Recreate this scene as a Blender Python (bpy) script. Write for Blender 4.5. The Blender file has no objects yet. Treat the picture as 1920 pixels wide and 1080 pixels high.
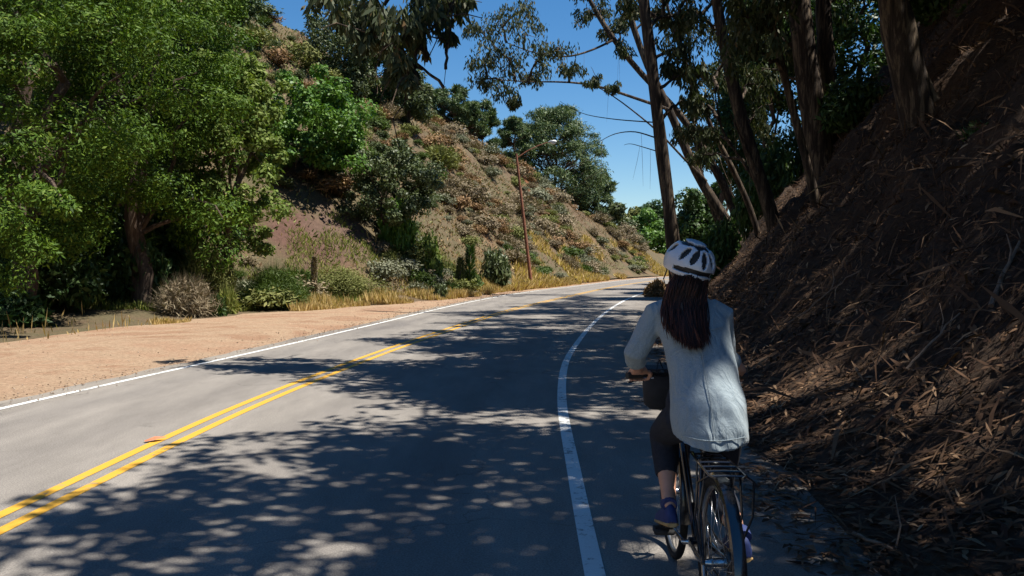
import bpy, bmesh, math, random
import numpy as np
from mathutils import Vector, Matrix
random.seed(7); RNG = np.random.default_rng(7)
SC = bpy.context.scene
COL = SC.collection
# ------------------------------------------------------------------ camera
F_PX, H_CAM, HOR = 1550.0, 1.55, 495.0
PITCH = math.atan((540 - HOR) / F_PX)
cam_d = bpy.data.cameras.new('camera'); cam = bpy.data.objects.new('camera', cam_d); COL.objects.link(cam)
cam_d.sensor_width = 36; cam_d.lens = 36 * F_PX / 1920; cam_d.clip_start = .05; cam_d.clip_end = 4000
cam.location = (0, 0, H_CAM); cam.rotation_euler = (math.pi / 2 - PITCH, 0, 0)
SC.camera = cam
# ------------------------------------------------------------------ sky, sun, exposure
SUN_EL, SUN_AZ = math.radians(65), math.atan2(1.0, -0.16)      # azimuth clockwise from +Y: the sun stands to the right
SUN = np.array([math.cos(SUN_EL) * math.sin(SUN_AZ), math.cos(SUN_EL) * math.cos(SUN_AZ), math.sin(SUN_EL)])
W = bpy.data.worlds.new('World'); SC.world = W; W.use_nodes = True
nt = W.node_tree; bg = nt.nodes['Background']
sky = nt.nodes.new('ShaderNodeTexSky'); sky.sky_type = 'NISHITA'; sky.sun_disc = False
sky.sun_elevation = SUN_EL; sky.sun_rotation = SUN_AZ
sky.air_density = 1.0; sky.dust_density = 0.0; sky.ozone_density = 4.0; sky.altitude = 100
hs = nt.nodes.new('ShaderNodeHueSaturation'); hs.inputs['Saturation'].default_value = 1.28; hs.inputs['Value'].default_value = 1.08
nt.links.new(sky.outputs[0], hs.inputs['Color']); nt.links.new(hs.outputs[0], bg.inputs[0]); bg.inputs[1].default_value = 0.06
sl = bpy.data.lights.new('sun', 'SUN'); so = bpy.data.objects.new('sun', sl); COL.objects.link(so)
sl.energy = 5.0; sl.angle = math.radians(.53); sl.color = (1.0, .955, .88)
so.rotation_euler = Vector(SUN).to_track_quat('Z', 'Y').to_euler()
SC.view_settings.view_transform = 'Standard'; SC.view_settings.look = 'None'
SC.view_settings.gamma = 1; SC.view_settings.exposure = 1.0; SC.view_settings.use_curve_mapping = False
SC.render.engine = 'CYCLES'; SC.cycles.max_bounces = 6; SC.cycles.transparent_max_bounces = 4
SC.cycles.use_denoising = True

# ------------------------------------------------------------------ helpers
def ray(px, py):
    a = (px - 960) / F_PX; b = -(py - 540) / F_PX
    c, s = math.cos(PITCH), math.sin(PITCH)
    return np.array([a, c + b * s, -s + b * c])
def at_y(px, py, Y):                       # point on that pixel's direction at distance Y down the road
    d = ray(px, py); return np.array([0, 0, H_CAM]) + d * (Y / d[1])
def on_road(px, py):
    d = ray(px, py); return np.array([0, 0, H_CAM]) + d * (-H_CAM / d[2])

def tag(o, label=None, cat=None, group=None, kind=None):
    if label: o['label'] = label
    if cat: o['category'] = cat
    if group: o['group'] = group
    if kind: o['kind'] = kind
    return o
def link(o, parent=None):
    COL.objects.link(o)
    if parent is not None: o.parent = parent
    return o
def empty(name, loc=(0, 0, 0), rz=0):
    o = bpy.data.objects.new(name, None); o.empty_display_size = .2; COL.objects.link(o)
    o.location = loc; o.rotation_euler = (0, 0, rz); return o
def mesh_data(name, V, F, mat=None, smooth=False, rnd=None):
    me = bpy.data.meshes.new(name)
    V = np.asarray(V, dtype=np.float32)
    me.vertices.add(len(V)); me.vertices.foreach_set('co', V.ravel())
    if isinstance(F, np.ndarray):
        n, k = F.shape; loops = F.ravel(); starts = np.arange(n) * k
    else:
        lens = np.array([len(f) for f in F]); loops = np.concatenate([np.asarray(f) for f in F]); n = len(F)
        starts = np.concatenate([[0], np.cumsum(lens)[:-1]])
    me.loops.add(len(loops)); me.loops.foreach_set('vertex_index', loops.astype(np.int32))
    me.polygons.add(n); me.polygons.foreach_set('loop_start', starts.astype(np.int32))
    if smooth: me.polygons.foreach_set('use_smooth', np.ones(n, dtype=bool))
    me.update(calc_edges=True)
    if rnd is not None:
        a = me.attributes.new('rnd', 'FLOAT', 'POINT'); a.data.foreach_set('value', np.asarray(rnd, dtype=np.float32))
    if mat is not None: me.materials.append(mat)
    return me
def mk(name, V, F, mat, parent=None, smooth=False, rnd=None):
    return link(bpy.data.objects.new(name, mesh_data(name, V, F, mat, smooth, rnd)), parent)

class MB:
    """collects shapes, builds ONE mesh"""
    def __init__(s): s.V = []; s.F = []; s.n = 0
    def add(s, V, F):
        V = np.asarray(V, float); s.V.append(V); s.F += [[i + s.n for i in f] for f in F]; s.n += len(V)
    def box(s, c, size, R=None):
        h = np.array(size) / 2
        V = np.array([[x, y, z] for x in (-1, 1) for y in (-1, 1) for z in (-1, 1)]) * h
        if R is not None: V = V @ np.array(R).T
        s.add(V + np.array(c), [[0, 1, 3, 2], [4, 6, 7, 5], [0, 4, 5, 1], [2, 3, 7, 6], [0, 2, 6, 4], [1, 5, 7, 3]])
    def tube(s, P, r, n=8, cap=True, flat=1.0):
        P = np.asarray(P, float); m = len(P)
        r = np.full(m, r) if np.isscalar(r) else np.asarray(r, float)
        T = np.gradient(P, axis=0); T /= np.linalg.norm(T, axis=1)[:, None] + 1e-9
        up = np.array([0, 0, 1.]) if abs(T[0][2]) < .9 else np.array([1., 0, 0])
        V = []; a = np.linspace(0, 2 * math.pi, n, endpoint=False)
        u = np.cross(T[0], up); u /= np.linalg.norm(u)
        for i in range(m):
            u = u - T[i] * (u @ T[i]); u /= np.linalg.norm(u) + 1e-9
            v = np.cross(T[i], u)
            V.append(P[i] + r[i] * (np.cos(a)[:, None] * u + flat * np.sin(a)[:, None] * v))
        F = [[i * n + j, i * n + (j + 1) % n, (i + 1) * n + (j + 1) % n, (i + 1) * n + j] for i in range(m - 1) for j in range(n)]
        if cap: F += [list(range(n))[::-1], [(m - 1) * n + j for j in range(n)]]
        s.add(np.concatenate(V), F)
    def loft(s, rings, cap=True):           # rings: list of (n,3) arrays
        n = len(rings[0]); m = len(rings)
        F = [[i * n + j, i * n + (j + 1) % n, (i + 1) * n + (j + 1) % n, (i + 1) * n + j] for i in range(m - 1) for j in range(n)]
        if cap: F += [list(range(n))[::-1], [(m - 1) * n + j for j in range(n)]]
        s.add(np.concatenate(rings), F)
    def ball(s, c, r, n=12, m=8, R=None):
        r = np.array([r] * 3 if np.isscalar(r) else r, float); rings = []
        for i in range(1, m):
            t = math.pi * i / m; a = np.linspace(0, 2 * math.pi, n, endpoint=False)
            V = np.stack([math.sin(t) * np.cos(a), math.sin(t) * np.sin(a), np.full(n, -math.cos(t))], 1) * r
            if R is not None: V = V @ np.array(R).T
            rings.append(V + np.array(c))
        s.loft(rings)
    def torus(s, c, R, r, axis='x', n=48, k=8, a0=0, a1=2 * math.pi, squash=1.0):
        full = abs(a1 - a0 - 2 * math.pi) < 1e-6
        A = np.linspace(a0, a1, n, endpoint=not full); b = np.linspace(0, 2 * math.pi, k, endpoint=False); rings = []
        for t in A:
            rad = R + r * np.cos(b)
            if axis == 'x': V = np.stack([squash * r * np.sin(b), rad * math.cos(t), rad * math.sin(t)], 1)
            elif axis == 'y': V = np.stack([rad * math.cos(t), squash * r * np.sin(b), rad * math.sin(t)], 1)
            else: V = np.stack([rad * math.cos(t), rad * math.sin(t), squash * r * np.sin(b)], 1)
            rings.append(V + np.array(c))
        if full: rings.append(rings[0])
        s.loft(rings, cap=not full)
    def build(s, name, mat, parent=None, smooth=True):
        o = mk(name, np.concatenate(s.V), s.F, mat, parent, smooth)
        if smooth:
            try: o.data.set_sharp_from_angle(angle=math.radians(50))
            except Exception: pass
        return o

_PERM = RNG.random((64, 64))
def vnoise(x, y, sc=1.0, seed=0):
    x = np.asarray(x, float) * sc + seed * 7.31; y = np.asarray(y, float) * sc + seed * 3.77
    xi = np.floor(x).astype(int); yi = np.floor(y).astype(int); fx = x - xi; fy = y - yi
    fx = fx * fx * (3 - 2 * fx); fy = fy * fy * (3 - 2 * fy)
    g = lambda a, b: _PERM[a % 64, b % 64]
    return (g(xi, yi) * (1 - fx) + g(xi + 1, yi) * fx) * (1 - fy) + (g(xi, yi + 1) * (1 - fx) + g(xi + 1, yi + 1) * fx) * fy - .5
def fbm(x, y, sc=1.0, seed=0, o=4):
    return sum(vnoise(x, y, sc * 2 ** i, seed + i) / 2 ** i for i in range(o))
def curve(pts):
    pts = sorted(pts, key=lambda p: p[1]); Y = np.array([p[1] for p in pts], float); X = np.array([p[0] for p in pts], float)
    m = np.gradient(X, Y)
    def f(y):
        y = np.clip(np.asarray(y, float), Y[0], Y[-1]); i = np.clip(np.searchsorted(Y, y) - 1, 0, len(Y) - 2)
        h = Y[i + 1] - Y[i]; t = (y - Y[i]) / h
        return ((2*t**3-3*t**2+1)*X[i] + (t**3-2*t**2+t)*h*m[i] + (-2*t**3+3*t**2)*X[i+1] + (t**3-t**2)*h*m[i+1])
    return f
def interp(pts):
    Y = [p[0] for p in pts]; Z = [p[1] for p in pts]
    return lambda y: np.interp(y, Y, Z)

# ------------------------------------------------------------------ materials
def new_mat(name):
    m = bpy.data.materials.new(name); m.use_nodes = True
    nt = m.node_tree; b = nt.nodes['Principled BSDF']; return m, nt, b
def N(nt, typ, **kw):
    n = nt.nodes.new(typ)
    for k, v in kw.items():
        if isinstance(k, str) and hasattr(n, k): setattr(n, k, v)
    return n
def ramp(nt, fac, stops, interp_='LINEAR'):
    r = nt.nodes.new('ShaderNodeValToRGB'); e = r.color_ramp.elements; r.color_ramp.interpolation = interp_
    while len(e) < len(stops): e.new(.5)
    for i, (p, c) in enumerate(stops):
        e[i].position = p; e[i].color = (*c, 1) if len(c) == 3 else c
    nt.links.new(fac, r.inputs[0]); return r.outputs[0]
def noise(nt, scale, detail=6, rough=.6, vec=None, dist=0):
    n = nt.nodes.new('ShaderNodeTexNoise'); n.inputs['Scale'].default_value = scale; n.inputs['Detail'].default_value = detail
    n.inputs['Roughness'].default_value = rough; n.inputs['Distortion'].default_value = dist
    if vec is not None: nt.links.new(vec, n.inputs['Vector'])
    return n.outputs['Fac']
def coords(nt, scale=(1, 1, 1), which='Object', rot=(0, 0, 0)):
    t = nt.nodes.new('ShaderNodeTexCoord'); mp = nt.nodes.new('ShaderNodeMapping')
    mp.inputs['Scale'].default_value = scale; mp.inputs['Rotation'].default_value = rot
    nt.links.new(t.outputs[which], mp.inputs[0]); return mp.outputs[0]
def mix(nt, fac, a, b, typ='MIX'):
    m = nt.nodes.new('ShaderNodeMix'); m.data_type = 'RGBA'; m.blend_type = typ
    for s, v in ((m.inputs[0], fac), (m.inputs[6], a), (m.inputs[7], b)):
        if isinstance(v, (float, int)): s.default_value = v
        elif isinstance(v, tuple): s.default_value = (*v, 1)
        else: nt.links.new(v, s)
    return m.outputs[2]
def math_(nt, op, a, b=0.0, clamp=False):
    m = nt.nodes.new('ShaderNodeMath'); m.operation = op; m.use_clamp = clamp
    for s, v in ((m.inputs[0], a), (m.inputs[1], b)):
        if isinstance(v, (float, int)): s.default_value = v
        else: nt.links.new(v, s)
    return m.outputs[0]
def bump(nt, b, h, strength=.4, dist=.02):
    n = nt.nodes.new('ShaderNodeBump'); n.inputs['Strength'].default_value = strength; n.inputs['Distance'].default_value = dist
    nt.links.new(h, n.inputs['Height']); nt.links.new(n.outputs[0], b.inputs['Normal'])

def plain(name, col, rough=.6, metal=0.0, var=.25, scale=8, spec=.5, coat=0.0):
    m, nt, b = new_mat(name); v = coords(nt)
    n = noise(nt, scale, 5, .65, v)
    lo = tuple(c * (1 - var) for c in col); hi = tuple(min(1, c * (1 + var)) for c in col)
    nt.links.new(ramp(nt, n, [(.3, lo), (.7, hi)]), b.inputs['Base Color'])
    b.inputs['Roughness'].default_value = rough; b.inputs['Metallic'].default_value = metal
    b.inputs['Specular IOR Level'].default_value = spec; b.inputs['Coat Weight'].default_value = coat
    bump(nt, b, noise(nt, scale * 6, 3, .6, v), .08, .01)
    return m
def leaf_mat(name, stops, trans=.3, rough=.5, spec=.25):
    m, nt, b = new_mat(name)
    a = nt.nodes.new('ShaderNodeAttribute'); a.attribute_name = 'rnd'
    n = noise(nt, .9, 3, .6, coords(nt, which='Object'))
    f = math_(nt, 'ADD', math_(nt, 'MULTIPLY', a.outputs['Fac'], .7), math_(nt, 'MULTIPLY', n, .3))
    c = ramp(nt, f, stops)
    nt.links.new(c, b.inputs['Base Color']); b.inputs['Roughness'].default_value = rough
    b.inputs['Specular IOR Level'].default_value = spec
    t = nt.nodes.new('ShaderNodeBsdfTranslucent')
    nt.links.new(mix(nt, 1.0, c, (1.0, 1.15, .45), 'MULTIPLY'), t.inputs[0])
    mx = nt.nodes.new('ShaderNodeMixShader'); mx.inputs[0].default_value = trans
    nt.links.new(b.outputs[0], mx.inputs[1]); nt.links.new(t.outputs[0], mx.inputs[2])
    nt.links.new(mx.outputs[0], nt.nodes['Material Output'].inputs[0]); return m
def bark_mat(name, c1, c2, c3, sc=3.0):
    m, nt, b = new_mat(name); v = coords(nt, (sc, sc, sc * .12))
    n = noise(nt, 3, 6, .65, v, .6); n2 = noise(nt, 14, 5, .7, v)
    f = math_(nt, 'ADD', math_(nt, 'MULTIPLY', n, .75), math_(nt, 'MULTIPLY', n2, .25))
    nt.links.new(ramp(nt, f, [(.36, c1), (.5, c2), (.62, c3)]), b.inputs['Base Color'])
    b.inputs['Roughness'].default_value = .85; b.inputs['Specular IOR Level'].default_value = .2
    bump(nt, b, n2, .6, .03); return m

M = {}
def asphalt():
    m, nt, b = new_mat('asphalt'); v = coords(nt)
    big = noise(nt, .35, 4, .6, v); mid = noise(nt, 3, 5, .7, coords(nt, (1, .25, 1))); fine = noise(nt, 90, 3, .7, v)
    base = ramp(nt, big, [(.3, (.165, .150, .135)), (.7, (.220, .200, .180))])
    base = mix(nt, .55, base, ramp(nt, mid, [(.3, (.125, .114, .104)), (.7, (.245, .224, .202))]))
    base = mix(nt, 1.0, base, ramp(nt, fine, [(.3, (.55, .55, .55)), (.72, (1.5, 1.48, 1.42))]), 'MULTIPLY')
    vo = nt.nodes.new('ShaderNodeTexVoronoi'); vo.feature = 'DISTANCE_TO_EDGE'; vo.inputs['Scale'].default_value = .33
    wv = nt.nodes.new('ShaderNodeVectorMath'); wv.operation = 'ADD'
    nz = nt.nodes.new('ShaderNodeTexNoise'); nz.inputs['Scale'].default_value = 1.6; nz.inputs['Detail'].default_value = 5
    nt.links.new(v, nz.inputs['Vector']); nt.links.new(v, wv.inputs[0]); nt.links.new(nz.outputs['Color'], wv.inputs[1])
    nt.links.new(wv.outputs[0], vo.inputs['Vector'])
    crack = ramp(nt, vo.outputs[0], [(.0, (.62, .62, .62)), (.004, (1, 1, 1))])
    gate = ramp(nt, noise(nt, .5, 2, .5, v), [(.5, (1, 1, 1)), (.58, (0, 0, 0))])
    crack = mix(nt, gate, (1.0, 1.0, 1.0), crack)
    base = mix(nt, 1.0, base, crack, 'MULTIPLY')
    la = nt.nodes.new('ShaderNodeAttribute'); la.attribute_name = 'rnd'
    wob = math_(nt, 'ADD', la.outputs['Fac'], math_(nt, 'MULTIPLY', math_(nt, 'SUBTRACT', noise(nt, .5, 3, .6, v), .5), .05))
    g0, g1 = (1.0, 1.0, 1.0), (.84, .84, .85)
    base = mix(nt, 1.0, base, ramp(nt, wob, [(.0, (1.06, 1.03, .98)), (.09, g0), (.13, g1), (.19, g0), (.27, g1), (.33, g0), (.42, g0), (.49, g1), (.55, g0), (.66, g1), (.73, g0), (.84, g0), (1.0, (.72, .69, .66))]), 'MULTIPLY')
    pt = noise(nt, .22, 2, .3, coords(nt, (1, .35, 1))); base = mix(nt, 1.0, base, ramp(nt, pt, [(.36, (.80, .80, .82)), (.39, (1, 1, 1))]), 'MULTIPLY')
    oil = ramp(nt, noise(nt, 2.2, 3, .6, v), [(.24, (.7, .7, .7)), (.33, (1, 1, 1))]); base = mix(nt, 1.0, base, oil, 'MULTIPLY')
    nt.links.new(base, b.inputs['Base Color']); b.inputs['Roughness'].default_value = .88; b.inputs['Specular IOR Level'].default_value = .3
    bump(nt, b, fine, .5, .006); return m
M['asphalt'] = asphalt()
def paint(name, col, wear):
    m, nt, b = new_mat(name); v = coords(nt)
    n = noise(nt, 16, 6, .75, v); n2 = noise(nt, 1.3, 3, .6, v); fine = noise(nt, 90, 3, .7, v)
    f = math_(nt, 'ADD', n, math_(nt, 'MULTIPLY', n2, .5))
    w = ramp(nt, f, [(wear - .05, (0, 0, 0)), (wear + .05, (1, 1, 1))])
    c = mix(nt, w, (.17, .165, .15), mix(nt, .5, col, ramp(nt, fine, [(.3, tuple(x * .7 for x in col)), (.7, col)])))
    nt.links.new(c, b.inputs['Base Color']); b.inputs['Roughness'].default_value = .7; bump(nt, b, fine, .3, .004); return m
M['white_paint'] = paint('white_paint', (.68, .68, .65), .66)
M['yellow_paint'] = paint('yellow_paint', (.56, .30, .025), .60)
def soil(name, stops, scale=.5, stops2=None, bs=.8, bd=.05, fine=14):
    m, nt, b = new_mat(name); v = coords(nt)
    n = noise(nt, scale, 8, .65, v, .4); n2 = noise(nt, fine, 6, .75, v)
    c = ramp(nt, n, stops)
    c = mix(nt, 1.0, c, ramp(nt, n2, stops2 or [(.3, (.6, .6, .6)), (.7, (1.35, 1.35, 1.35))]), 'MULTIPLY')
    nt.links.new(c, b.inputs['Base Color']); b.inputs['Roughness'].default_value = .95; b.inputs['Specular IOR Level'].default_value = .1
    bump(nt, b, n2, bs, bd); return m
M['dirt'] = soil('dirt', [(.3, (.24, .14, .085)), (.42, (.29, .185, .12)), (.52, (.31, .22, .145)), (.6, (.25, .15, .095)), (.72, (.32, .225, .15))], .35, [(.3, (.66, .64, .62)), (.7, (1.25, 1.25, 1.25))])
M['grassland'] = soil('grassland', [(.3, (.15, .11, .05)), (.6, (.10, .10, .04)), (.8, (.18, .13, .06))], .05)
M['hill_soil'] = soil('hill_soil', [(.30, (.085, .062, .040)), (.42, (.115, .080, .050)), (.52, (.095, .080, .045)), (.62, (.135, .090, .052)), (.72, (.17, .095, .05)), (.8, (.105, .085, .055))], .22)
def soil_patch(m, centres, cols, name):     # bare soil of another colour with an uneven edge
    nt = m.node_tree; b = nt.nodes['Principled BSDF']; cur = b.inputs['Base Color'].links[0].from_socket; v = coords(nt)
    for (c, r), col in zip(centres, cols):
        d = nt.nodes.new('ShaderNodeVectorMath'); d.operation = 'DISTANCE'; nt.links.new(v, d.inputs[0]); d.inputs[1].default_value = tuple(c)
        w = math_(nt, 'ADD', d.outputs['Value'], math_(nt, 'MULTIPLY', noise(nt, .6, 5, .7, v), r * 1.4))
        f = ramp(nt, math_(nt, 'DIVIDE', w, r * 2.2), [(.55, (1, 1, 1)), (.8, (0, 0, 0))])
        n2 = noise(nt, 5, 6, .75, v); cur = mix(nt, f, cur, ramp(nt, n2, [(.3, tuple(x * .6 for x in col)), (.7, tuple(x * 1.3 for x in col))]))
    nt.links.new(cur, b.inputs['Base Color'])
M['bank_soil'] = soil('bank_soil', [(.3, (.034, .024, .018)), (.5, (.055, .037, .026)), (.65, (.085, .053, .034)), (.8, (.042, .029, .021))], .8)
M['euc_bark'] = bark_mat('euc_bark', (.016, .012, .009), (.042, .029, .021), (.17, .125, .08))
M['dark_bark'] = bark_mat('dark_bark', (.035, .025, .02), (.08, .055, .04), (.15, .11, .08))
M['twig'] = plain('twig', (.16, .11, .075), .85, 0, .4, 20)
# ------------------------------------------------------------------ road geometry (metres, +Y ahead, from the painted lines)
XC = curve([(-3.58, -20), (-3.36, -10), (-3.15, 0), (-3.06, 5), (-2.93, 8.5), (-2.55, 12.3), (-1.42, 20), (-.26, 26.7), (2.5, 38.7), (6.6, 55), (12.6, 75), (18.2, 90), (31, 118), (51, 150), (67, 172)])
XRL = curve([(-.1, -20), (.15, -10), (.337, 0), (.46, 6), (.57, 9.4), (.85, 13), (1.34, 16.6), (2.2, 22), (3.3, 28), (6.2, 41), (10.2, 55), (16.2, 75), (21.8, 90), (34.5, 118), (54.5, 150), (70.5, 172)])
XLL = curve([(-7.2, -20), (-6.75, -10), (-6.25, 0), (-5.95, 5), (-5.47, 8.83), (-4.45, 15), (-3.25, 23.2), (-2.42, 29.3), (-.75, 38.7), (1.5, 48), (4.2, 57), (9.6, 75), (14.8, 90), (27.6, 118), (47.5, 150), (63.5, 172)])
TL = curve([(-12.6, -20), (-11.8, -5), (-11, 5), (-10.4, 13), (-9.6, 20), (-8.6, 24), (-7.2, 27.5), (-5.2, 31), (-3.0, 37), (-.2, 48), (2.7, 57), (7.9, 75), (13.0, 90), (25.6, 118), (45, 150), (61, 172)])
BW = interp([(-20, 1.75), (10, 1.75), (25, 2.1), (40, 2.6), (172, 3)])
TB = lambda y: XRL(y) + BW(y)
def cosine(f, y): s = (f(np.asarray(y) + .5) - f(np.asarray(y) - .5)); return 1 / np.sqrt(1 + s * s)
STRIP = interp([(-20, 5), (15, 5), (24, 5.5), (31, 3.5), (40, 1.6), (60, .8), (172, 1)])
HILL_K = interp([(-20, .75), (20, .78), (30, .85), (45, .98), (172, 1.0)])
HILL_C = interp([(-20, 17), (20, 16), (35, 19), (48, 19), (60, 17.8), (75, 15), (90, 11.2), (105, 7), (120, 3.0), (140, 1.5), (172, 1)])
BANK_C = interp([(-20, 32), (24, 30), (36, 18), (48, 9.5), (62, 6.5), (85, 4), (172, 2.5)])
def smin(a, b, k): h = np.clip(.5 + .5 * (b - a) / k, 0, 1); return b * (1 - h) + a * h - k * h * (1 - h)
def hill_z(X, Y):
    t = (TL(Y) - X) * cosine(TL, Y); w = STRIP(Y)
    z = np.where(t > 0, .06 * t, 0) + HILL_K(Y) * np.logaddexp(0, (t - w) * 1.6) / 1.6
    z = smin(z, HILL_C(Y) + .10 * t + 1.6 * fbm(X, Y, .06, 3), 2.5)
    a = np.clip((t - .5) / 4, 0, 1)
    return z + a * (.9 * fbm(X, Y, .22, 5) + .25 * fbm(X, Y, 1.1, 9, 2)) + .05 * fbm(X, Y, 1.5, 2, 2) * np.clip(t / 1, 0, 1) - .012
def bank_z(X, Y):
    t = (X - TB(Y)) * cosine(TB, Y)
    z = 1.08 * np.logaddexp(0, (t - .55) * 2.2) / 2.2 + .38 * np.logaddexp(0, t - 4.5) - .07 + .06 * np.clip(t, -.4, .6)
    z = smin(z, BANK_C(Y) + .15 * t, 3.0)
    a = np.clip((t - .3) / 2.5, 0, 1)
    return z + a * (1.0 * fbm(X, Y, .35, 12) + .75 * fbm(X, Y, 1.1, 15, 4)) + .07 * fbm(X, Y, 1.7, 17, 2)
def ground_z(X, Y):
    X = np.asarray(X, float); Y = np.asarray(Y, float)
    return np.where(X < TL(Y), hill_z(X, Y), np.where(X > TB(Y) - .45, np.maximum(bank_z(X, Y), -.02), 0.0))
def hit(px, py, y0=4, y1=160):             # where that pixel's direction meets the built terrain
    d = ray(px, py); Y = np.linspace(y0, y1, 6000); X = d[0] / d[1] * Y; Z = H_CAM + d[2] / d[1] * Y
    g = ground_z(X, Y) - Z; i = np.argmax(g > 0) if (g > 0).any() else np.argmax(np.where((Y > 14) & (Y < 60), g / Y, -9))
    return np.array([X[i], Y[i], ground_z(X[i], Y[i])])

soil_patch(M['hill_soil'], [(hit(570, 450), 2.6), (hit(650, 440), 2.2), (hit(1005, 365), 1.8), (hit(1030, 415), 1.8), (hit(985, 335), 1.3), (hit(930, 300), 1.3), (hit(745, 190), 1.6)], [(.105, .060, .046), (.11, .072, .054), (.24, .09, .04), (.25, .11, .05), (.22, .085, .04), (.2, .09, .045), (.2, .09, .045)], 'bare')
def strip(name, fl, fr, z, mat, Y, nx=2, parent=None, zf=None):
    xs = np.linspace(0, 1, nx); a = fl(Y)[:, None]; b = fr(Y)[:, None]
    X = a + (b - a) * xs[None]; YY = np.repeat(Y[:, None], nx, 1)
    Z = np.full_like(X, z) if zf is None else zf(X, YY)
    V = np.stack([X, YY, Z], 2).reshape(-1, 3); ny = len(Y)
    i = np.arange(ny - 1)[:, None] * nx + np.arange(nx - 1)[None]
    F = np.stack([i, i + 1, i + 1 + nx, i + nx], 2).reshape(-1, 4)
    return mk(name, V, F, mat, parent, True)
YR = np.concatenate([np.arange(-18, 40, .25), np.arange(40, 171, .5)])
g = strip('ground', lambda y: y * 0 - 1500, lambda y: y * 0 + 1500, -.9, M['grassland'], np.linspace(-1500, 1500, 60), 60)
tag(g, kind='structure')
edgeL = lambda y: XLL(y) - .38 + .16 * fbm(y, y * 0, 1.2, 4, 3)
edgeR = lambda y: XRL(y) + 1.75 + .12 * fbm(y, y * 0, 1.4, 8, 3)
road = tag(strip('road', edgeL, edgeR, 0, M['asphalt'], YR, 24), kind='structure')
at_ = road.data.attributes.new('rnd', 'FLOAT', 'POINT'); at_.data.foreach_set('value', np.tile(np.linspace(0, 1, 24), len(YR)).astype(np.float32))
def ln(f, off, w, name, mat):
    o = strip(name, lambda y: f(y) + off - w / 2, lambda y: f(y) + off + w / 2, .004, mat, YR, 2, road); return o
ln(XC, -.10, .09, 'centre_line', M['yellow_paint']); ln(XC, .10, .09, 'centre_line', M['yellow_paint'])
ln(XRL, 0, .105, 'edge_line', M['white_paint']); ln(XLL, 0, .085, 'edge_line', M['white_paint'])
tag(strip('dirt_shoulder', lambda y: TL(y) - .6, lambda y: XLL(y) + .1, 0, M['dirt'], YR, 24,
    zf=lambda X, Y: -.014 + .03 * fbm(X, Y, .7, 22, 3) * np.clip((XLL(Y) - .5 - X) / .8, 0, 1) + .04 * np.clip(XLL(Y) - .8 - X, 0, 1) * np.clip(X - TL(Y) + .3, 0, 1)), kind='structure')
def sheet(name, f0, sgn, T, zf, mat, Y):
    T = np.asarray(T); X = f0(Y)[:, None] + sgn * T[None]; YY = np.repeat(Y[:, None], len(T), 1)
    V = np.stack([X, YY, zf(X, YY)], 2).reshape(-1, 3); ny, nx = len(Y), len(T)
    i = np.arange(ny - 1)[:, None] * nx + np.arange(nx - 1)[None]
    q = [i, i + 1, i + 1 + nx, i + nx] if sgn > 0 else [i, i + nx, i + 1 + nx, i + 1]
    return tag(mk(name, V, np.stack(q, 2).reshape(-1, 4), mat, None, True), kind='structure')
hill = sheet('hillside', TL, -1, np.concatenate([np.arange(0, 24, .35), np.arange(24, 90, 2.5)]), hill_z, M['hill_soil'], np.arange(-18, 170, .45))
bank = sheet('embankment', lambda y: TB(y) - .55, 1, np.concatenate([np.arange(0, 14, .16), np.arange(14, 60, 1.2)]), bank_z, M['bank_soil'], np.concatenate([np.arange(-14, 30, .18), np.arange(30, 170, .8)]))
# ================================================================== vegetation
def rand_unit(n):
    v = RNG.normal(size=(n, 3)); return v / np.linalg.norm(v, axis=1)[:, None]
def leaves(P, A, Nn, L, Wd, fold=0.0):
    """rhombus leaves: base P, long axis A, face normal Nn, length L, half width Wd"""
    n = len(P); A = A / (np.linalg.norm(A, axis=1)[:, None] + 1e-9)
    S = np.cross(A, Nn); S /= np.linalg.norm(S, axis=1)[:, None] + 1e-9
    L = np.broadcast_to(np.asarray(L, float), (n,))[:, None]; Wd = np.broadcast_to(np.asarray(Wd, float), (n,))[:, None]
    V = np.stack([P, P + A * L * .45 + S * Wd, P + A * L, P + A * L * .45 - S * Wd], 1).reshape(-1, 3)
    return V, np.arange(n * 4).reshape(n, 4)
def clump_leaves(C, R, n, L, Wd, droop=0.0, outward=.7, flat=.75, rr=(.35, 1.0)):
    """leaves spread over clumps: C (m,3) centres, R (m,) radii, n leaves each"""
    C = np.asarray(C, float).reshape(-1, 3); m = len(C); R = np.broadcast_to(np.asarray(R, float), (m,))
    idx = np.repeat(np.arange(m), n); k = len(idx)
    D = rand_unit(k); rad = RNG.uniform(*rr, size=k) ** .6
    P = C[idx] + D * (R[idx] * rad)[:, None] * np.array([1, 1, flat])
    Nn = D * outward + rand_unit(k) * (1 - outward * .6) + np.array([0, 0, .35])
    A = np.cross(Nn, rand_unit(k)); A /= np.linalg.norm(A, axis=1)[:, None] + 1e-9
    A = A * (1 - droop) + np.array([0, 0, -1.0]) * droop + rand_unit(k) * .12
    s = RNG.uniform(.65, 1.35, k)
    V, F = leaves(P, A, Nn + rand_unit(k) * .3, L * s, Wd * s)
    return V, F, np.repeat(np.clip(RNG.normal(.5, .2, k), 0, 1), 4)
def merge(parts):
    V = np.concatenate([p[0] for p in parts]); off = np.cumsum([0] + [len(p[0]) for p in parts[:-1]])
    F = np.concatenate([p[1] + o for p, o in zip(parts, off)]); r = np.concatenate([p[2] for p in parts]); return V, F, r
def bez(p0, p1, sag=0.0, n=7, jit=.0):
    p0 = np.asarray(p0, float); p1 = np.asarray(p1, float); t = np.linspace(0, 1, n)[:, None]
    L = np.linalg.norm(p1 - p0); P = p0 + (p1 - p0) * t + np.array([0, 0, 1]) * sag * L * 4 * t * (1 - t)
    P[1:-1] += RNG.normal(size=(n - 2, 3)) * jit * L; return P

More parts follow.
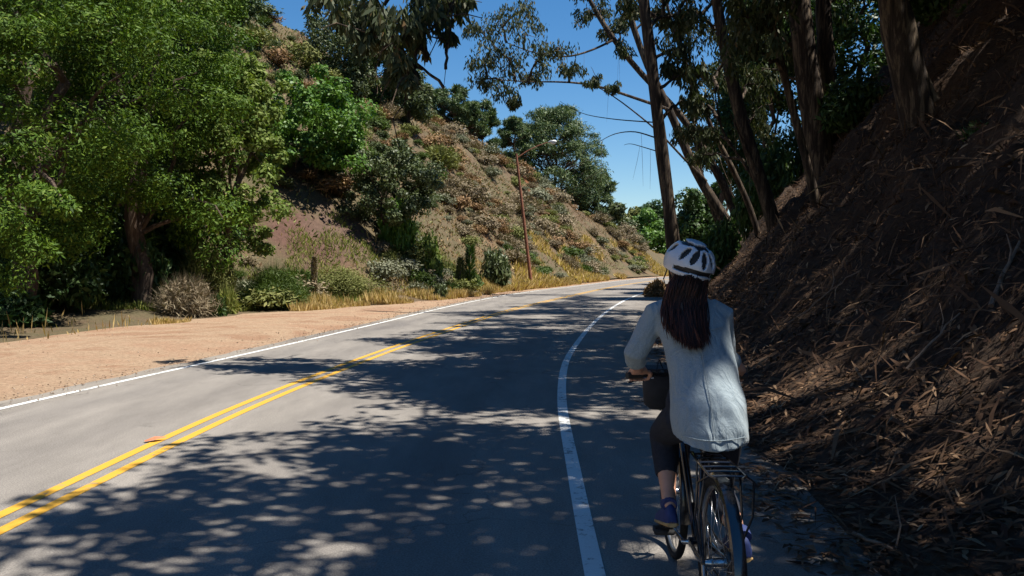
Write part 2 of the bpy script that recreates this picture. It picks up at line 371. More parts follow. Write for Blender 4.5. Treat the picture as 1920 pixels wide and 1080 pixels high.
M['leaf_acacia'] = leaf_mat('leaf_acacia', [(.12, (0.018, 0.040, 0.005)), (.45, (0.056, 0.108, 0.012)), (.62, (0.083, 0.140, 0.014)), (.85, (0.159, 0.209, 0.023))], .18, .6, .15)
M['leaf_oak'] = leaf_mat('leaf_oak', [(.2, (0.070, 0.112, 0.021)), (.5, (0.123, 0.170, 0.037)), (.85, (0.237, 0.273, 0.075))], .25, .65, .15)
M['leaf_bright'] = leaf_mat('leaf_bright', [(.2, (0.047, 0.111, 0.018)), (.5, (0.086, 0.169, 0.027)), (.8, (0.138, 0.229, 0.037))], .22)
M['leaf_grey'] = leaf_mat('leaf_grey', [(.2, (0.043, 0.061, 0.024)), (.5, (0.080, 0.103, 0.041)), (.8, (0.131, 0.151, 0.064))], .15)
M['leaf_pine'] = leaf_mat('leaf_pine', [(.2, (0.035, 0.065, 0.029)), (.5, (0.077, 0.116, 0.044)), (.8, (0.160, 0.189, 0.065))], .12)
M['leaf_euc'] = leaf_mat('leaf_euc', [(.15, (0.027, 0.040, 0.020)), (.5, (0.059, 0.075, 0.035)), (.72, (0.108, 0.105, 0.053)), (.92, (0.184, 0.100, 0.044))], .22, .6, .15)
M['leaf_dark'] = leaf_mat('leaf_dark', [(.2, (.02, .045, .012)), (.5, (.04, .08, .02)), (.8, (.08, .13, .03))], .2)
M['brush_grey'] = leaf_mat('brush_grey', [(.15, (0.120, 0.086, 0.055)), (.5, (0.211, 0.166, 0.106)), (.85, (0.302, 0.253, 0.171))], .1, .8, .1)
M['brush_brown'] = leaf_mat('brush_brown', [(.15, (0.106, 0.062, 0.037)), (.5, (0.213, 0.130, 0.068)), (.85, (0.349, 0.230, 0.117))], .1, .8, .1)
M['brush_olive'] = leaf_mat('brush_olive', [(.15, (0.083, 0.092, 0.030)), (.5, (0.145, 0.155, 0.049)), (.85, (0.232, 0.224, 0.083))], .15, .7, .1)
M['brush_green'] = leaf_mat('brush_green', [(.15, (0.031, 0.055, 0.012)), (.5, (0.060, 0.095, 0.019)), (.85, (0.105, 0.142, 0.031))], .25, .6, .2)
M['brush_sage'] = leaf_mat('brush_sage', [(.15, (0.101, 0.110, 0.070)), (.5, (0.171, 0.175, 0.115)), (.85, (0.271, 0.266, 0.182))], .1, .8, .1)
M['dry_grass'] = leaf_mat('dry_grass', [(.1, (0.276, 0.175, 0.064)), (.45, (0.461, 0.322, 0.129)), (.9, (0.607, 0.470, 0.230))], .3, .7, .1)
M['green_grass'] = leaf_mat('green_grass', [(.1, (0.096, 0.121, 0.029)), (.5, (0.177, 0.202, 0.048)), (.9, (0.322, 0.290, 0.096))], .3, .7, .1)
M['litter'] = leaf_mat('litter', [(.12, (0.034, 0.018, 0.012)), (.4, (0.090, 0.050, 0.028)), (.62, (0.165, 0.099, 0.056)), (.8, (0.275, 0.179, 0.105)), (.95, (0.411, 0.310, 0.201))], .05, .8, .12)
M['fern'] = leaf_mat('fern', [(.2, (.03, .06, .015)), (.5, (.055, .10, .025)), (.8, (.09, .14, .035))], .3)

def tree(name, label, cat, base, crown_c, crown_r, nclump, per, L, Wd, clump_r, leaf, bark='dark_bark', trunk_r=.22, group=None,
         droop=.1, inner=.5, limbs=9, bottom=-.92, flat=.75, extra=(), stems=1):
    base = np.asarray(base, float); cc = np.asarray(crown_c, float); cr = np.asarray(crown_r, float)
    t = empty(name, base); tag(t, label, cat, group)
    D = rand_unit(nclump * 3); D = D[D[:, 2] > bottom][:nclump]
    rad = RNG.uniform(inner, 1.0, len(D)) ** .7
    # uneven outline: push lobes in and out
    lob = 1 + .22 * np.sin(D[:, 0] * 5 + base[0]) * np.cos(D[:, 2] * 4 + base[1]) + .12 * RNG.normal(size=len(D))
    C = cc + D * (rad * lob)[:, None] * cr
    R = clump_r * RNG.uniform(.6, 1.3, len(C))
    if len(extra): C = np.concatenate([C, np.array([e[:3] for e in extra])]); R = np.concatenate([R, [e[3] for e in extra]])
    V, F, r = clump_leaves(C, R, per, L, Wd, droop, flat=flat)
    mk('crown', V - base, F, M[leaf], t, False, r)
    b = MB(); top = cc + np.array([0, 0, cr[2] * .55])
    for s in range(stems):
        off = RNG.normal(size=3) * cr * .25 * (stems > 1); off[2] = 0
        P = bez(base - np.array([0, 0, .4]), top + off, 0, 9, .02); b.tube(P - base, np.linspace(trunk_r, trunk_r * .2, 9), 8)
    b.build('trunk', M[bark], t)
    q = MB()
    for i in RNG.choice(len(C), min(limbs, len(C)), replace=False):
        k = RNG.integers(2, 7); q.tube(bez(P[k], C[i], .08, 7, .03) - base, np.linspace(trunk_r * .38, trunk_r * .07, 7), 6)
    q.build('branches', M[bark], t)
    return t
def z_at(py, Y): return H_CAM + ray(960, py)[2] / ray(960, py)[1] * Y
def px_tree(name, label, cat, px, Y, ytop, ybot, rx_px, **kw):
    d = ray(px, 500); X = d[0] / d[1] * Y; gz = float(ground_z(X, Y)); z1, z0 = z_at(ytop, Y), z_at(ybot, Y)
    r = rx_px / F_PX * Y; kw.setdefault('ry', r)
    ry = kw.pop('ry')
    return tree(name, label, cat, (X, Y, gz), (X, Y, (z0 + z1) / 2), (r, ry, (z1 - z0) / 2), **kw)

# ---- big trees of the left side
G1 = 'leafy trees at the foot of the left hill'
px_tree('acacia_tree', 'tall feathery bright green tree filling the top left corner', 'tree', 30, 21, -330, 545, 275, nclump=98, per=660, L=.125, Wd=.021, clump_r=.92, inner=.5, flat=.66, leaf='leaf_acacia', trunk_r=.28, group=G1, limbs=14, stems=2,
        extra=[tuple(at_y(95, 375, 17.2)) + (.45,), tuple(at_y(122, 392, 17.2)) + (.3,), tuple(at_y(65, 362, 17.3)) + (.38,)] + [tuple(at_y(a, b_, 18.4)) + (.62,) for a, b_ in ((10, 60), (50, 130), (15, 200), (45, 270), (5, 300), (20, 430), (60, 470), (10, 520), (0, 130), (70, 60), (35, 350))])
px_tree('acacia_tree', 'dark green feathery tree overhanging the shaded roadside hollow', 'tree', 262, 25, -240, 520, 195, nclump=98, per=620, L=.125, Wd=.023, clump_r=.92, inner=.5, flat=.66, leaf='leaf_acacia', trunk_r=.25, group=G1, limbs=12, stems=2)
px_tree('acacia_tree', 'green tree with light upper boughs left of the conifer', 'tree', 345, 32, -190, 330, 125, nclump=90, per=500, L=.16, Wd=.028, clump_r=.95, flat=.5, leaf='leaf_acacia', trunk_r=.24, group=G1, limbs=10)
px_tree('oak_tree', 'pale olive broadleaf tree beside the bare reddish slope', 'tree', 435, 27.5, 70, 475, 92, nclump=120, per=170, L=.15, Wd=.045, clump_r=.38, leaf='leaf_oak', trunk_r=.18, group=G1, limbs=10, inner=.6)
px_tree('round_tree', 'rounded vivid green tree standing above the bare reddish slope', 'tree', 592, 40, 135, 385, 104, nclump=120, per=190, L=.2, Wd=.06, clump_r=.6, leaf='leaf_bright', trunk_r=.22, limbs=10, bottom=-.6)
px_tree('round_bush', 'large grey-green bush on the slope beside the vivid tree', 'bush', 728, 40, 275, 435, 82, nclump=90, per=190, L=.15, Wd=.045, clump_r=.45, leaf='leaf_grey', trunk_r=.13, limbs=10, bottom=-.8)
for lab, px, Y, yt, yb, w in (('shaded green tree behind the top left corner tree', 90, 33, -160, 360, 170), ('dark tree behind the shaded roadside hollow', 220, 36, -60, 420, 150), ('olive green tree behind the pale olive broadleaf tree', 400, 40, 40, 330, 110), ('low leafy tree at the back of the shaded hollow', 130, 29, 300, 560, 190), ('leafy dark tree beside the dead bush', 290, 29.5, 330, 540, 110)):
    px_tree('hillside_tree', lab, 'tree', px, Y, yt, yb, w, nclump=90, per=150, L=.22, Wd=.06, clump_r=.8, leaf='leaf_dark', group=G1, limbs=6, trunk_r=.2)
# ---- trees on the hill crest
G2 = 'trees on the crest of the left hill'
px_tree('crest_tree', 'dark conifer on the crest left of the sky gap', 'tree', 440, 50, -90, 110, 52, nclump=60, per=170, L=.3, Wd=.05, clump_r=.75, leaf='leaf_pine', group=G2, limbs=8)
px_tree('crest_tree', 'olive bushy tree on the crest under the sky gap', 'tree', 520, 54, 70, 190, 75, nclump=60, per=170, L=.24, Wd=.055, clump_r=.7, leaf='brush_olive', group=G2, limbs=6)
px_tree('crest_tree', 'grey-green crest tree behind the hanging eucalyptus sprays', 'tree', 640, 58, 20, 180, 70, nclump=80, per=190, L=.26, Wd=.05, clump_r=.8, leaf='leaf_grey', group=G2, limbs=8)
px_tree('crest_tree', 'dark green crest tree above the grey-green bush', 'tree', 705, 62, 70, 210, 58, nclump=70, per=170, L=.26, Wd=.06, clump_r=.8, leaf='leaf_dark', group=G2, limbs=8)
px_tree('crest_tree', 'low dark crest tree at the left end of the open ridge', 'tree', 770, 63, 130, 240, 40, nclump=40, per=170, L=.26, Wd=.06, clump_r=.7, leaf='leaf_grey', group=G2, limbs=6)

def pine(label, px, Y, ytop, ybot, rpx, base_py, lean=0, n=46, per=260, group='pines behind the ridge', name='pine_tree'):
    d = ray(px, 500); X = d[0] / d[1] * Y; gz = float(ground_z(X, Y)); z1, z0 = z_at(ytop, Y), z_at(ybot, Y); r = rpx / F_PX * Y
    base = np.array([X, Y, min(gz, z_at(base_py, Y))]); t = empty(name, base); tag(t, label, 'tree', group)
    C = []; R = []; b = MB(); q = MB()
    top = np.array([X + lean, Y, z1 - .6]); P = bez(base, top, 0, 10, .012); b.tube(P - base, np.linspace(.035 * (z1 - gz) ** .9 * .55 + .08, .05, 10), 8)
    for i in range(n):
        u = RNG.uniform(0, 1) ** .8; z = z0 + (z1 - z0) * u; prof = math.sqrt(max(.04, 1 - (max(u - .25, 0) / .78) ** 2)) * min(1, .55 + 1.6 * u)
        a = RNG.uniform(0, 2 * math.pi); rad = r * prof * RNG.uniform(.1, 1) ** .4
        c = np.array([X + lean * u + rad * math.cos(a), Y + rad * math.sin(a), z]); C.append(c); R.append(r * RNG.uniform(.12, .24))
        zz = z - rad * .45; k = np.argmin(abs(P[:, 2] - zz)); q.tube(bez(P[k], c, -.05, 6, .03) - base, np.linspace(.11, .025, 6), 5)
    V, F, rr = clump_leaves(C, R, per, .5, .05, 0, outward=.5, flat=.45, rr=(.1, 1))
    mk('crown', V - base, F, M['leaf_pine'], t, False, rr); b.build('trunk', M['dark_bark'], t); q.build('branches', M['dark_bark'], t)
    return t
pine('wide umbrella pine standing above the ridge behind the lamp', 1040, 118, 205, 392, 100, 400, n=250, per=210)
pine('pine filling the ridge line left of the umbrella pine', 965, 110, 222, 320, 36, 340, n=60, per=200)
pine('low pine crown on the ridge under the umbrella pine', 1090, 122, 300, 410, 40, 420, n=60, per=200)
pine('rounded pine on the ridge between the smaller pines', 880, 100, 195, 270, 34, 280, n=44, per=200)
pine('dark pine left of the umbrella pine on the ridge', 905, 104, 192, 300, 34, 300, n=60)
pine('small rounded pine on the ridge skyline left of the dark pine', 850, 98, 166, 240, 46, 240, n=60)
pine('small pine on the skyline at the top of the open ridge', 800, 90, 165, 205, 28, 230, n=24)
pine('smaller pine at the right foot of the umbrella pine', 1118, 124, 325, 430, 44, 440, n=70)
G3 = 'trees where the road bends out of sight'
px_tree('roadside_tree', 'dull green scrubby tree at the far end of the slope', 'tree', 1152, 122, 378, 480, 36, nclump=60, per=170, L=.42, Wd=.13, clump_r=1.1, leaf='leaf_grey', group=G3, limbs=6)
px_tree('roadside_tree', 'bright green leafy tree at the far road bend', 'tree', 1212, 128, 405, 505, 52, nclump=90, per=190, L=.42, Wd=.14, clump_r=1.1, leaf='leaf_bright', group=G3, limbs=6)
px_tree('roadside_tree', 'dark far tree on the skyline beside the eucalyptus trunk', 'tree', 1222, 200, 378, 440, 34, nclump=50, per=150, L=.6, Wd=.2, clump_r=1.6, leaf='leaf_dark', group=G3, limbs=5)
px_tree('roadside_tree', 'olive far tree low on the skyline at the road end', 'tree', 1180, 190, 395, 450, 26, nclump=40, per=150, L=.6, Wd=.2, clump_r=1.4, leaf='brush_olive', group=G3, limbs=5)
px_tree('roadside_tree', 'shaded green tree seen between the eucalyptus trunks', 'tree', 1312, 62, 350, 480, 60, nclump=80, per=170, L=.28, Wd=.08, clump_r=.7, leaf='leaf_dark', group=G3, limbs=8)
px_tree('roadside_tree', 'thin grey tree on the bank behind the leaning trunks', 'tree', 1345, 50, 120, 330, 60, nclump=50, per=130, L=.24, Wd=.05, clump_r=.6, leaf='leaf_grey', group=G3, limbs=10)

# ---- shrubs: shared meshes, one object each
def shrub_mesh(name, mat, R, n, L, Wd, flat=.7, nc=16, droop=0.0, spiky=False):
    D = rand_unit(nc); D[:, 2] = abs(D[:, 2]); C = D * R * np.array([.62, .62, .5]) * RNG.uniform(.5, 1.1, (nc, 1)) + np.array([0, 0, R * .22])
    cr = R * RNG.uniform(.28, .5, nc)
    V, F, r = clump_leaves(C, cr, n // nc, L, Wd, droop, outward=.35 if spiky else .6, flat=flat)
    if spiky:
        k = n // 3; a = RNG.uniform(0, 2 * math.pi, k); el = RNG.uniform(.25, 1.5, k); A = np.stack([np.cos(a) * np.cos(el), np.sin(a) * np.cos(el), np.sin(el)], 1)
        v2, f2 = leaves(A * RNG.uniform(0, .5, (k, 1)) * R * .6, A, rand_unit(k), R * RNG.uniform(.5, 1.05, k), Wd * .5)
        V, F, r = merge([(V, F, r), (v2, f2, np.repeat(RNG.random(k), 4))])
    V[:, 2] = np.maximum(V[:, 2], -.1 * R)
    return mesh_data(name, V, F, M[mat], False, r)
KINDS = {}
for kname, mat, word in (('sage_clump', 'brush_grey', 'grey-brown'), ('dry_bush', 'brush_brown', 'rusty brown'), ('olive_shrub', 'brush_olive', 'olive'), ('grey_shrub', 'brush_sage', 'pale sage'), ('green_shrub', 'brush_green', 'fresh green'), ('dark_shrub', 'leaf_grey', 'dark grey-green')):
    KINDS[kname] = (word, [shrub_mesh(kname, mat, 1.0, 1100, .17, .035, spiky=(j == 1)) for j in range(3)])
NSH = {}
def shrub(kname, loc, s, label, group, sz=1.0):
    word, ms = KINDS[kname]; NSH[kname] = NSH.get(kname, 0) + 1
    o = bpy.data.objects.new(kname, ms[NSH[kname] % 3]); COL.objects.link(o); o.location = loc
    o.rotation_euler = (RNG.uniform(-.15, .15), RNG.uniform(-.15, .15), RNG.uniform(0, 6.28)); o.scale = (s, s * RNG.uniform(.8, 1.2), s * sz)
    return tag(o, label, 'shrub', group)
# hillside scrub
placed = []
def try_place(X, Y, r):
    for (a, b, c) in placed:
        if (a - X) ** 2 + (b - Y) ** 2 < (.33 * (r + c)) ** 2: return False
    placed.append((X, Y, r)); return True
cnt = 0; guard = 0
while cnt < 950 and guard < 60000:
    guard += 1
    Y = RNG.uniform(27, 138); t = RNG.uniform(.6, 24); X = float(TL(Y)) - t
    px = 960 + X / Y * F_PX
    if px < -60 or px > 1205: continue
    z = float(hill_z(X, Y)); r = (.45 + 1.15 * RNG.random() ** 1.6) * (1.2 if Y > 60 else 1)
    py = 495 - (z - H_CAM) / Y * F_PX
    if 500 < px < 700 and 395 < py < 500: continue                   # the bare reddish slope
    if fbm(X, Y, .15, 31, 3) < -.12 + .1 * RNG.random(): continue
    if px < 690 and RNG.random() < .55: continue
    if not try_place(X, Y, r): continue
    up = z / max(1e-3, float(HILL_C(Y)))
    w = RNG.random()
    if z < 2.6: k = ('green_shrub', 'olive_shrub', 'grey_shrub', 'sage_clump')[int(w * 4)]
    elif px < 500: k = ('dark_shrub', 'olive_shrub', 'dark_shrub', 'green_shrub')[int(w * 4)]
    elif px < 830: k = ('olive_shrub', 'dark_shrub', 'sage_clump', 'dry_bush', 'green_shrub')[int(w * 5)]
    else: k = ('sage_clump', 'sage_clump', 'dry_bush', 'grey_shrub', 'olive_shrub')[int(w * 5)]
    zone = 'at the grassy slope foot' if z < 2.6 else ('high near the ridge' if up > .62 else 'halfway up the slope')
    side = 'behind the left trees' if px < 480 else 'below the crest trees' if px < 740 else 'left of the lamp post' if px < 970 else 'right of the lamp post'
    size = 'small' if r < .8 else 'large' if r > 1.15 else 'mid-sized'
    shrub(k, (X, Y, z), r, f'{size} {KINDS[k][0]} scrub clump {zone} {side}', f'{size} {KINDS[k][0]} scrub {zone} {side}', RNG.uniform(.6, .95)); cnt += 1

# ---- named roadside bushes on the left
def big_bush(name, label, px, py, Y, w_px, h, mat, n=5200, L=.14, Wd=.02, spiky=True, flat=.8):
    d = ray(px, py); X = d[0] / d[1] * Y; z = float(ground_z(X, Y)); R = w_px / 2 / F_PX * Y
    me = shrub_mesh(name, mat, 1.0, n, L / R, Wd / R, flat, 22, 0, spiky); t = bpy.data.objects.new(name, me); COL.objects.link(t); t.location = (X, Y, z - .05)
    t.scale = (R, R, h); t.rotation_euler = (0, 0, RNG.uniform(0, 6)); return tag(t, label, 'bush')
big_bush('fennel_bush', 'feathery bright green bush beside the dry grass', 510, 560, 28.5, 165, 1.55, 'brush_green', 8000, .16, .012)
big_bush('fennel_bush', 'pale green airy bush behind the conical stump', 640, 540, 34, 190, 1.15, 'brush_olive', 8000, .13, .02, False)
big_bush('fennel_bush', 'dull green bush below the olive broadleaf tree', 385, 540, 27, 130, 2.0, 'brush_olive', 7000, .16, .015)
big_bush('dead_bush', 'dead grey-brown bush at the edge of the tree shade', 345, 570, 24.2, 130, 1.15, 'brush_grey', 6500, .2, .011)
big_bush('yellow_bush', 'small yellow-green weed on the dirt edge', 428, 585, 25.5, 38, .75, 'green_grass', 1500, .16, .014)
big_bush('dark_weed', 'small dark weed beside the yellow-green weed', 405, 590, 24.6, 40, .6, 'leaf_dark', 1500, .16, .014)
big_bush('broad_bush', 'glossy broadleaf bush above the roadside grass', 745, 520, 40, 75, 2.9, 'leaf_bright', 3500, .2, .05, False)
big_bush('broad_bush', 'pale broadleaf bush right of the glossy bush', 800, 530, 40, 70, 2.2, 'leaf_oak', 3500, .2, .05, False)
big_bush('low_bush', 'low deep green bush touching the road edge', 827, 560, 36.6, 34, .75, 'leaf_grey', 1500, .14, .03, False)
big_bush('low_bush', 'bushy green clump above the low roadside bush', 790, 550, 38.5, 70, .95, 'brush_green', 2500, .14, .03, False)
big_bush('broad_bush', 'leafy bush at the lower edge of the open slope', 930, 530, 48, 60, 2.4, 'leaf_grey', 3500, .2, .04, False)
for px, py, Y, w, h, lab in ((60, 560, 25.5, 260, 2.6, 'dark understorey bush deep in the shade at the left edge'), (200, 560, 27.5, 240, 3.0, 'dark understorey bush in the shaded hollow under the trees'),
                          (310, 520, 29, 150, 3.2, 'dark understorey bush behind the dead bush'), (30, 600, 20.2, 150, 1.0, 'low dark bush at the left edge of the dirt'), (110, 560, 23.2, 220, 2.2, 'dark bush in front of the shaded hollow'), (250, 540, 25.6, 150, 2.3, 'dark bush left of the dead bush'), (5, 560, 22.3, 180, 2.8, 'tall dark bush cut by the left picture edge')):
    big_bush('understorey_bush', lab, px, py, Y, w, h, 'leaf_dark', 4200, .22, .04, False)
def spire(label, px, py, Y, h, r, mat, name):
    d = ray(px, py); X = d[0] / d[1] * Y; z = float(ground_z(X, Y)); t = empty(name, (X, Y, z)); tag(t, label, 'plant')
    b = MB(); b.tube([(0, 0, -.1), (.02, 0, h * .5), (0.05, 0, h)], [.06, .05, .02], 7); b.build('stem', M['twig'], t)
    k = 900; u = RNG.random(k); a = RNG.uniform(0, 6.28, k); rr = r * (1 - u) ** .55 * RNG.uniform(.5, 1, k)
    P = np.stack([np.cos(a) * rr * .5 + .05 * u, np.sin(a) * rr * .5, u * h], 1); A = np.stack([np.cos(a), np.sin(a), np.full(k, .9)], 1)
    V, F = leaves(P, A, rand_unit(k), r * .8, .02); mk('leaf_spikes', V, F, M[mat], t, False, np.repeat(RNG.random(k), 4)); return t
spire('dry grey-brown conical dead stalk standing before the reddish slope', 587, 500, 31.5, 1.75, .18, 'brush_grey', 'dead_stalk')
spire('dark green upright spiky plant near the lower road edge', 880, 520, 43, 2.2, .42, 'leaf_dark', 'spiky_plant')
spire('smaller upright spiky plant left of the dark spiky plant', 862, 520, 42, 1.5, .3, 'leaf_grey', 'spiky_plant')

# ---- grass (uncountable)
def grass(name, X, Y, h, w, mat, lean=.5):
    k = len(X); Z = ground_z(X, Y); a = RNG.uniform(0, 6.28, k); A = np.stack([np.cos(a) * lean * RNG.random(k), np.sin(a) * lean * RNG.random(k), np.ones(k)], 1)
    V, F = leaves(np.stack([X, Y, Z - .02], 1), A, rand_unit(k), h, w); return tag(mk(name, V, F, M[mat], None, False, np.repeat(np.clip(RNG.normal(.5, .25, k), 0, 1), 4)), kind='stuff')
k = 90000; Y = RNG.uniform(11, 66, k); off = RNG.exponential(1.0, k) * np.where(Y < 30, 1.6, 1.0); X = TL(Y) - off + .55 + .5 * fbm(Y, Y * 0, .8, 40, 3)
m = (fbm(X, Y, .45, 41, 3) > -.12) & ((960 + X / Y * F_PX > 285) | (RNG.random(k) < .012)); X, Y = X[m], Y[m]
o = grass('dry_grass', X, Y, RNG.uniform(.08, .45, len(X)) * np.clip(.75 + 1.6 * fbm(X, Y, .9, 44, 3), .25, 1.7) * (1 - .3 * (Y > 45)), .013 + .00018 * Y, 'dry_grass'); tag(o, 'dry yellow grass fringing the dirt shoulder and slope foot', 'grass')
k = 24000; Y = RNG.uniform(24, 46, k); X = TL(Y) - RNG.uniform(1, 6, k); m = fbm(X, Y, .35, 47, 3) > .0; X, Y = X[m], Y[m]
o = grass('green_grass', X, Y, RNG.uniform(.1, .38, len(X)), .018, 'green_grass', 1.2); tag(o, 'yellow-green weeds and grass behind the dry fringe', 'grass')
k = 70000; Y = RNG.uniform(46, 145, k); X = TL(Y) - RNG.uniform(0, 2.6, k) ** 2 + .5; m = (fbm(X, Y, .16, 52, 3) > -.1) & (960 + X / Y * F_PX > 965) & (hill_z(X, Y) < 4.5); X, Y = X[m], Y[m]
o = grass('slope_grass', X, Y, RNG.uniform(.2, .7, len(X)), .06, 'dry_grass', 1.0); tag(o, 'golden dry grass on the lower slope beyond the lamp', 'grass')

k = 48000; Y = RNG.uniform(26, 112, k); X = TL(Y) - RNG.uniform(1.5, 22, k); m = (fbm(X, Y, .3, 55, 3) > -.15) & ~((np.abs(960 + X / Y * F_PX - 600) < 100) & (hill_z(X, Y) < 4.6) & (hill_z(X, Y) > 1.2)); X, Y = X[m], Y[m]
o = grass('slope_weeds', X, Y, RNG.uniform(.08, .32, len(X)), .04, 'brush_brown', 2.2); tag(o, 'low brown weeds and dry stems between the slope shrubs', 'weeds')
k = 30000; Y = RNG.uniform(26, 112, k); X = TL(Y) - RNG.uniform(1.5, 22, k); m = fbm(X, Y, .25, 58, 3) > .05; X, Y = X[m], Y[m]
o = grass('slope_herbs', X, Y, RNG.uniform(.08, .3, len(X)), .045, 'brush_olive', 2.2); tag(o, 'low olive herbs spread over the slope', 'herbs')

# ---- eucalyptus of the right bank
def wpath(pts, Y0, dY=0.0):                # pixel path -> world polyline at the distance of its foot, drifting dY over its length
    n = len(pts); return np.array([at_y(p[0], p[1], Y0 + dY * i / max(1, n - 1)) for i, p in enumerate(pts)])
def smooth_path(P, n=16):
    P = np.asarray(P, float); s = np.concatenate([[0], np.cumsum(np.linalg.norm(np.diff(P, axis=0), axis=1))]); u = np.linspace(0, s[-1], n)
    Q = np.stack([np.interp(u, s, P[:, i]) for i in range(3)], 1)
    for _ in range(3): Q[1:-1] = (Q[:-2] + 2 * Q[1:-1] + Q[2:]) / 4
    return Q
def eucalyptus(label, stems, clusters, extra_limbs=(), per=340, L=.21, Wd=.026, strips=0, leaf='leaf_euc', limb_r=.07):
    """stems: [(polyline, r0, r1)]; clusters: [(x, y, z, r)]"""
    P0 = np.asarray(stems[0][0][0], float); base = np.array([P0[0], P0[1], float(ground_z(P0[0], P0[1]))])
    t = empty('eucalyptus_tree', base); tag(t, label, 'tree', 'eucalyptus trees on the right bank')
    allp = []
    for (P, r0, r1) in stems:
        P = np.concatenate([[np.asarray(P[0], float) + np.array([.12, 0, -1.1])], P]) if r0 > .1 else P
        Q = smooth_path(P, 22); rr = np.linspace(r0, r1, 22) * .84; rr[0] *= 1.35; rr[1] *= 1.12; rr *= 1 + .05 * RNG.normal(size=22)
        b = MB(); b.tube(Q - base, rr, 12); b.build('trunk', M['euc_bark'], t); allp += [(q, r) for q, r in zip(Q[4:], rr[4:])]
    AP = np.array([a[0] for a in allp]); q = MB(); nq = 0
    for (P, r0, r1) in extra_limbs:
        Q = smooth_path(P, 14); q.tube(Q - base, np.linspace(r0, r1, 14), 7); nq += 1; AP = np.concatenate([AP, Q[3:]])
    C = np.array([c[:3] for c in clusters]) if clusters else np.zeros((0, 3))
    for c in C:
        d = AP - c; cost = np.linalg.norm(d, axis=1) + np.maximum(0, d[:, 2] + .6) * 1.2; k = np.argmin(cost)
        Q = bez(AP[k], c, .10, 9, .025); q.tube(Q - base, np.linspace(limb_r, .014, 9), 5); nq += 1
        for _ in range(2):
            e = c + RNG.normal(size=3) * .35; q.tube(bez(Q[6], e, .1, 5, .04) - base, np.linspace(.018, .006, 5), 4)
        AP = np.concatenate([AP, Q[4:7]])
    if nq: q.build('branches', M['euc_bark'], t)
    if len(C):
        parts = []
        for c, r in zip(C, [c[3] for c in clusters]):
            # several hanging sprays inside each cluster
            ns = 9; sp = c + rand_unit(ns) * r * RNG.uniform(.2, 1.1, (ns, 1)) * np.array([1, 1, .8])
            parts.append(clump_leaves(sp, r * .45, max(6, per // ns), L, Wd, .62, .2, 1.1, (.05, 1)))
        V, F, r = merge(parts); mk('crown', V - base, F, M[leaf], t, False, r)
    if strips:
        for _ in range(strips):
            s = MB(); p = AP[RNG.integers(0, len(AP) // 2)]; l = RNG.uniform(.8, 2.0); a = RNG.normal(size=2) * .05
            s.tube(np.array([[p[0] + .12 * a[0], p[1] - .1, p[2]], [p[0] + a[0], p[1] - .15, p[2] - l * .5], [p[0] + 2 * a[0], p[1] - .12, p[2] - l]]) - base, [.012, .016, .006], 4, flat=.3); s.build('bark_strip', M['twig'], t)
    return t
def ext(P, h, dx=0, dy=0):                  # carry a stem on above its last point
    return np.concatenate([P, [P[-1] + np.array([dx, dy, h])]])
def cl(lst, Y, k=1.0):
    return [tuple(at_y(px, py, Y + RNG.uniform(-.8, .8))) + (r / F_PX * Y * k,) for px, py, r in lst]
bY = lambda px, py: float(hit(px, py)[1])

# crowns above the frame that shade the road and bank: where shade falls on the ground, a spray stands up-sun of it
def road_shade(px, py, rx, ry, sp=.62):
    out = []; A = on_road(px, py + ry); B = on_road(px, py - ry)
    for Y in np.arange(A[1], B[1], sp * 1.0):
        for X in np.arange(-9, 4, sp):
            x, y = X + RNG.uniform(-.35, .35) * sp, Y + RNG.uniform(-.35, .35) * sp
            qx, qy = 960 + x / y * F_PX, HOR + H_CAM * F_PX / y
            if ((qx - px) / rx) ** 2 + ((qy - py) / ry) ** 2 < 1: out.append((x, y, 0.0))
    return out
ROAD_SHADE = [(700, 880, 330, 62), (560, 940, 260, 50), (640, 1010, 430, 62), (900, 1040, 220, 60), (860, 830, 190, 38), (860, 712, 170, 22), (960, 740, 90, 20), (960, 680, 120, 16), (760, 700, 120, 12),
              (300, 778, 110, 9), (560, 690, 110, 8), (880, 655, 120, 12), (1000, 640, 70, 12), (800, 640, 110, 8), (1140, 720, 60, 50), (1150, 880, 70, 90), (1180, 650, 50, 30), (1480, 1010, 110, 60), (1200, 1010, 60, 60),
              (150, 990, 130, 22), (60, 1060, 60, 20), (380, 905, 90, 25), (430, 1060, 200, 20), (1100, 780, 50, 25), (1150, 620, 60, 22), (1090, 600, 60, 10), (960, 605, 110, 8), (900, 590, 60, 5), (1010, 585, 60, 5), (1080, 690, 60, 30), (1000, 900, 80, 60), (780, 760, 60, 8), (900, 745, 180, 24), (900, 742, 190, 24), (1000, 740, 80, 26), (780, 728, 130, 14), (700, 715, 90, 12), (980, 660, 110, 14), (880, 690, 180, 12), (1010, 712, 60, 26), (1120, 660, 50, 26), (1060, 640, 70, 16), (940, 625, 120, 9), (1180, 800, 50, 60), (1120, 560, 70, 6), (1060, 572, 80, 6), (300, 935, 70, 16), (240, 1040, 120, 26)]
SHADE_P = sum([road_shade(*a) for a in ROAD_SHADE], [])
SUNNY = [(1500, 735, 60), (1455, 655, 22), (1690, 815, 55), (1560, 900, 60), (1660, 905, 60), (1420, 775, 40), (1370, 445, 30), (1460, 455, 26), (1430, 850, 40), (1560, 790, 20), (1750, 740, 18), (1900, 640, 20), (1610, 660, 14), (1555, 360, 16)]
SUN_W = []
for a, b_, r in SUNNY:
    h_ = hit(a, b_); SUN_W.append((h_, r / F_PX * h_[1] * .9 + .42))
